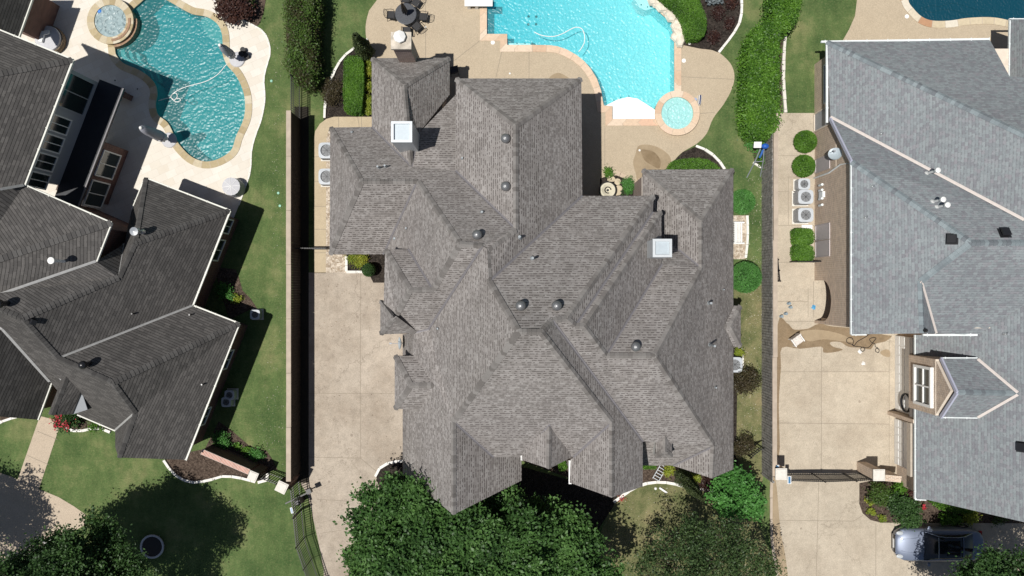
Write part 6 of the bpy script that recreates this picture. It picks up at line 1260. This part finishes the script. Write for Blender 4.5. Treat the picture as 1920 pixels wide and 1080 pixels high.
bushobj("shrub", (672, 486), .5, .55, L_YEL, "yellow-green mound shrub in the small bed at driveway top", "shrub", 2200, .07, sy=.7)
bushobj("shrub", (1176, 350), .34, .5, L_BRIGHT, "soft green shrub beside the fire bowl flagstones", "shrub", 1800, .06, sy=1.5); bushobj("shrub", (1139, 326), .28, .35, L_HEDGE, "small green plant at the deck edge above fire bowl", "shrub", 500, .08)
bushobj("shrub", (1382, 661), .24, .6, L_YEL, "bright yellow-green shrub by the small bay roof", "shrub", 700, .09); bushobj("bush", (1391, 712), .75, 1.4, L_BROWN, "brown-green open bush against the east eave", n=3200, size=.09, sy=1.1); bushobj("bush", (1390, 830), .6, 1.2, L_BROWN, "bare brown bush by the east wall near the corner", n=1800, size=.08, sy=1.3)
tree("small_tree", [(1372, 932, 2.2, .95), (1350, 925, 1.8, .6), (1395, 925, 1.9, .7), (1365, 955, 1.8, .65), (1392, 950, 1.8, .7), (1372, 905, 1.9, .6)], (1370, 918), 9000, .17, L_BRIGHT, "bright green broad-leaved small tree by the front right corner", per=12, spread=.12, trunk=.07)
bushobj("shrub", (1253, 880), .3, .5, L_YEL, "yellow-green shrub right of the ladder", "shrub", 600, .1); bushobj("shrub", (1302, 893), .3, .45, L_YEL, "bright yellow plant right of the cypress", "shrub", 700, .09); bushobj("shrub", (1322, 906), .45, .4, L_RED, "dark red low shrub under the front right gable", "shrub", 900, .08)
hedge("hedge", [(1205, 868), (1232, 868), (1230, 879), (1206, 879)], .5, L_HEDGE, "thin strip of clipped hedge under the front eave", n=1800, size=.07, rough=.03); hedge("hedge", [(1046, 866), (1058, 862), (1064, 880), (1050, 884)], .6, L_HEDGE, "small clipped hedge piece between the two front gables", n=1200, size=.07, rough=.03)
bushobj("flower_bed", (1163, 930), .3, .3, L_FLOW, "pink and red flowers at the edging tip", "flowers", 60, .07); bushobj("rose_bush", (134, 785), .7, 1.0, L_DARK, "rose bush by the left front walk", "rose bush", 1800, .12)
bushobj("flowers", (132, 787), .62, 1.25, L_FLOW, "cluster of red roses on the bush by the walk", "flowers", 230, .13)
for u, v, r, n, leaf, lb in ((427, 549, .5, 900, L_BRIGHT, "bright green bush in the bed right of charcoal house"), (446, 558, .3, 400, L_YEL, "small yellow plant beside the bright bush"), (421, 820, .5, 1300, L_BRIGHT, "bright green bush in the lower left brown bed"), (446, 836, .2, 200, L_HEDGE, "tiny plant in brown bed, first right of the bright bush"), (463, 843, .26, 260, L_HEDGE, "tiny plant in brown bed, second right of the bright bush"), (485, 850, .38, 500, L_BRIGHT, "leafy plant at the right tip of brown bed"), (186, 797, .4, 400, L_HEDGE, "low green plant under the gutter by roses")): bushobj("plant", (u, v), r, r * 1.2, leaf, lb, "plant", n, .09)
for u, v, r, n, leaf, lb, h in ((1640, 920, .62, 2600, L_MIX, "reddish green shrub below the right gate pillar", 1.0), (1672, 935, .62, 2600, L_DARK, "dark green bush in the middle of the right front bed", 1.2), (1690, 958, .85, 4500, L_DARK, "largest green bush at the driveway bed corner", 1.2), (1678, 912, .4, 900, L_HEDGE, "green shrub against the short brick wall", .9), (1695, 920, .35, 700, L_RED, "red-leaved shrub beside brick wall", .8), (1628, 938, .2, 260, L_YEL, "yellow plant nearest the gate in the right bed", .3), (1632, 958, .2, 260, L_YEL, "yellow plant, middle one along the bed's curve", .3), (1651, 970, .2, 260, L_YEL, "yellow plant at the bottom of the bed's curve", .3), (1766, 972, .32, 500, L_HEDGE, "first low green plant right of the big bush", .4), (1788, 972, .32, 500, L_HEDGE, "second low green plant in the front bed row", .4), (1812, 967, .42, 800, L_YEL, "larger yellow-green plant in the front bed row", .5), (1868, 969, .5, 700, L_MIX, "low plants under the sloping right roof edge", .4), (1728, 950, .16, 50, L_FLOW, "small pink flowering plant below the gutter corner", .4)): bushobj("shrub", (u, v), r, h, leaf, lb, "shrub", n, .11)
hedge("hedge", [(1748, 940), (1780, 944), (1826, 958), (1822, 963), (1790, 960), (1765, 955)], .5, L_HEDGE, "low green hedge under the right roof's slanting eave", n=3500, size=.08, rough=.04)
# trees
tree("shade_tree", [(716, 985, 4.6, 1.3), (740, 950, 4.6, 1.4), (776, 935, 4.8, 1.3), (722, 1040, 4.8, 1.8), (785, 1000, 5.6, 2.1), (860, 1020, 6.0, 2.1), (815, 962, 4.6, 1.2), (880, 985, 4.4, 1.4), (940, 1040, 6.0, 2.1), (880, 1078, 6.4, 2.3), (760, 1078, 6.0, 2.2), (1005, 1040, 5.4, 1.7), (950, 975, 4.2, 1.3), (1020, 975, 3.6, 1.0), (1060, 1020, 4.6, 1.4), (1095, 1070, 4.6, 1.6), (1030, 1095, 5.2, 2.0), (696, 1076, 4.4, 1.2)], (905, 1005), 130000, .19, L_TREE, "huge dense green tree in front of the middle house", per=30, spread=.2, trunk=.3)
tree("shade_tree", [(1300, 1040, 4.2, 1.9), (1240, 1065, 4.0, 1.5), (1375, 1050, 4.0, 1.5), (1290, 1000, 3.6, .9), (1350, 1002, 3.6, .9), (1310, 1095, 4.6, 2.4), (1400, 1095, 4.2, 1.6), (1210, 1100, 4.0, 1.4)], (1310, 1030), 18000, .12, L_OLIVE, "sparse olive-green tree on the dry front lawn", per=12, spread=.2, trunk=.14, fill=.75, sr=(.25,.5))
tree("shade_tree", [(145, 1080, 6.4, 1.8), (95, 1060, 6.0, 1.4), (190, 1060, 6.4, 1.3), (240, 1095, 6.6, 1.2), (60, 1100, 6.4, 1.7), (150, 1140, 7.2, 2.4), (150, 1020, 6.0, .8), (175, 992, 5.8, .75), (125, 1012, 5.6, .6), (205, 1008, 5.6, .6), (228, 1042, 6.2, .8), (40, 1130, 8.5, 2.0), (100, 1090, 8.2, 1.4)], (210, 1010), 80000, .14, L_DARK, "dark green tree at the lower left casting a wide shade", per=22, spread=.2, trunk=.25)
tree("shade_tree", [(-215, 1055, 6.5, 1.9), (-175, 1010, 6.0, 1.2), (-150, 1075, 5.6, 1.2), (-240, 1100, 6.5, 2.0)], (-120, 990), 18000, .16, L_DARK, "tree beyond the left edge whose shade falls on the curved walk", per=20, spread=.22, trunk=.2)
tree("shade_tree", [(1858, 1124, 6.2, 1.7), (1815, 1126, 6.0, 1.2), (1905, 1118, 6.4, 2.0), (1850, 1085, 5.4, 1.0), (1960, 1070, 6.0, 1.6), (1820, 1130, 5.4, 1.4), (1870, 1065, 4.4, .6)], (1890, 1050), 50000, .14, L_DARK, "green tree at the lower right corner shading the car", per=20, spread=.2, trunk=.2)

# houses and pools: put each empty at the base of its thing
for t, c in ((HC, P(1000, 600)), (HL, P(160, 560)), (HR, P(1760, 480)), (pL, P(350, 150)), (pC, P(1100, 60)), (pR, P(1850, -20))):
    t.location = c
    for ch in t.children: ch.location = Vector(ch.location) - c
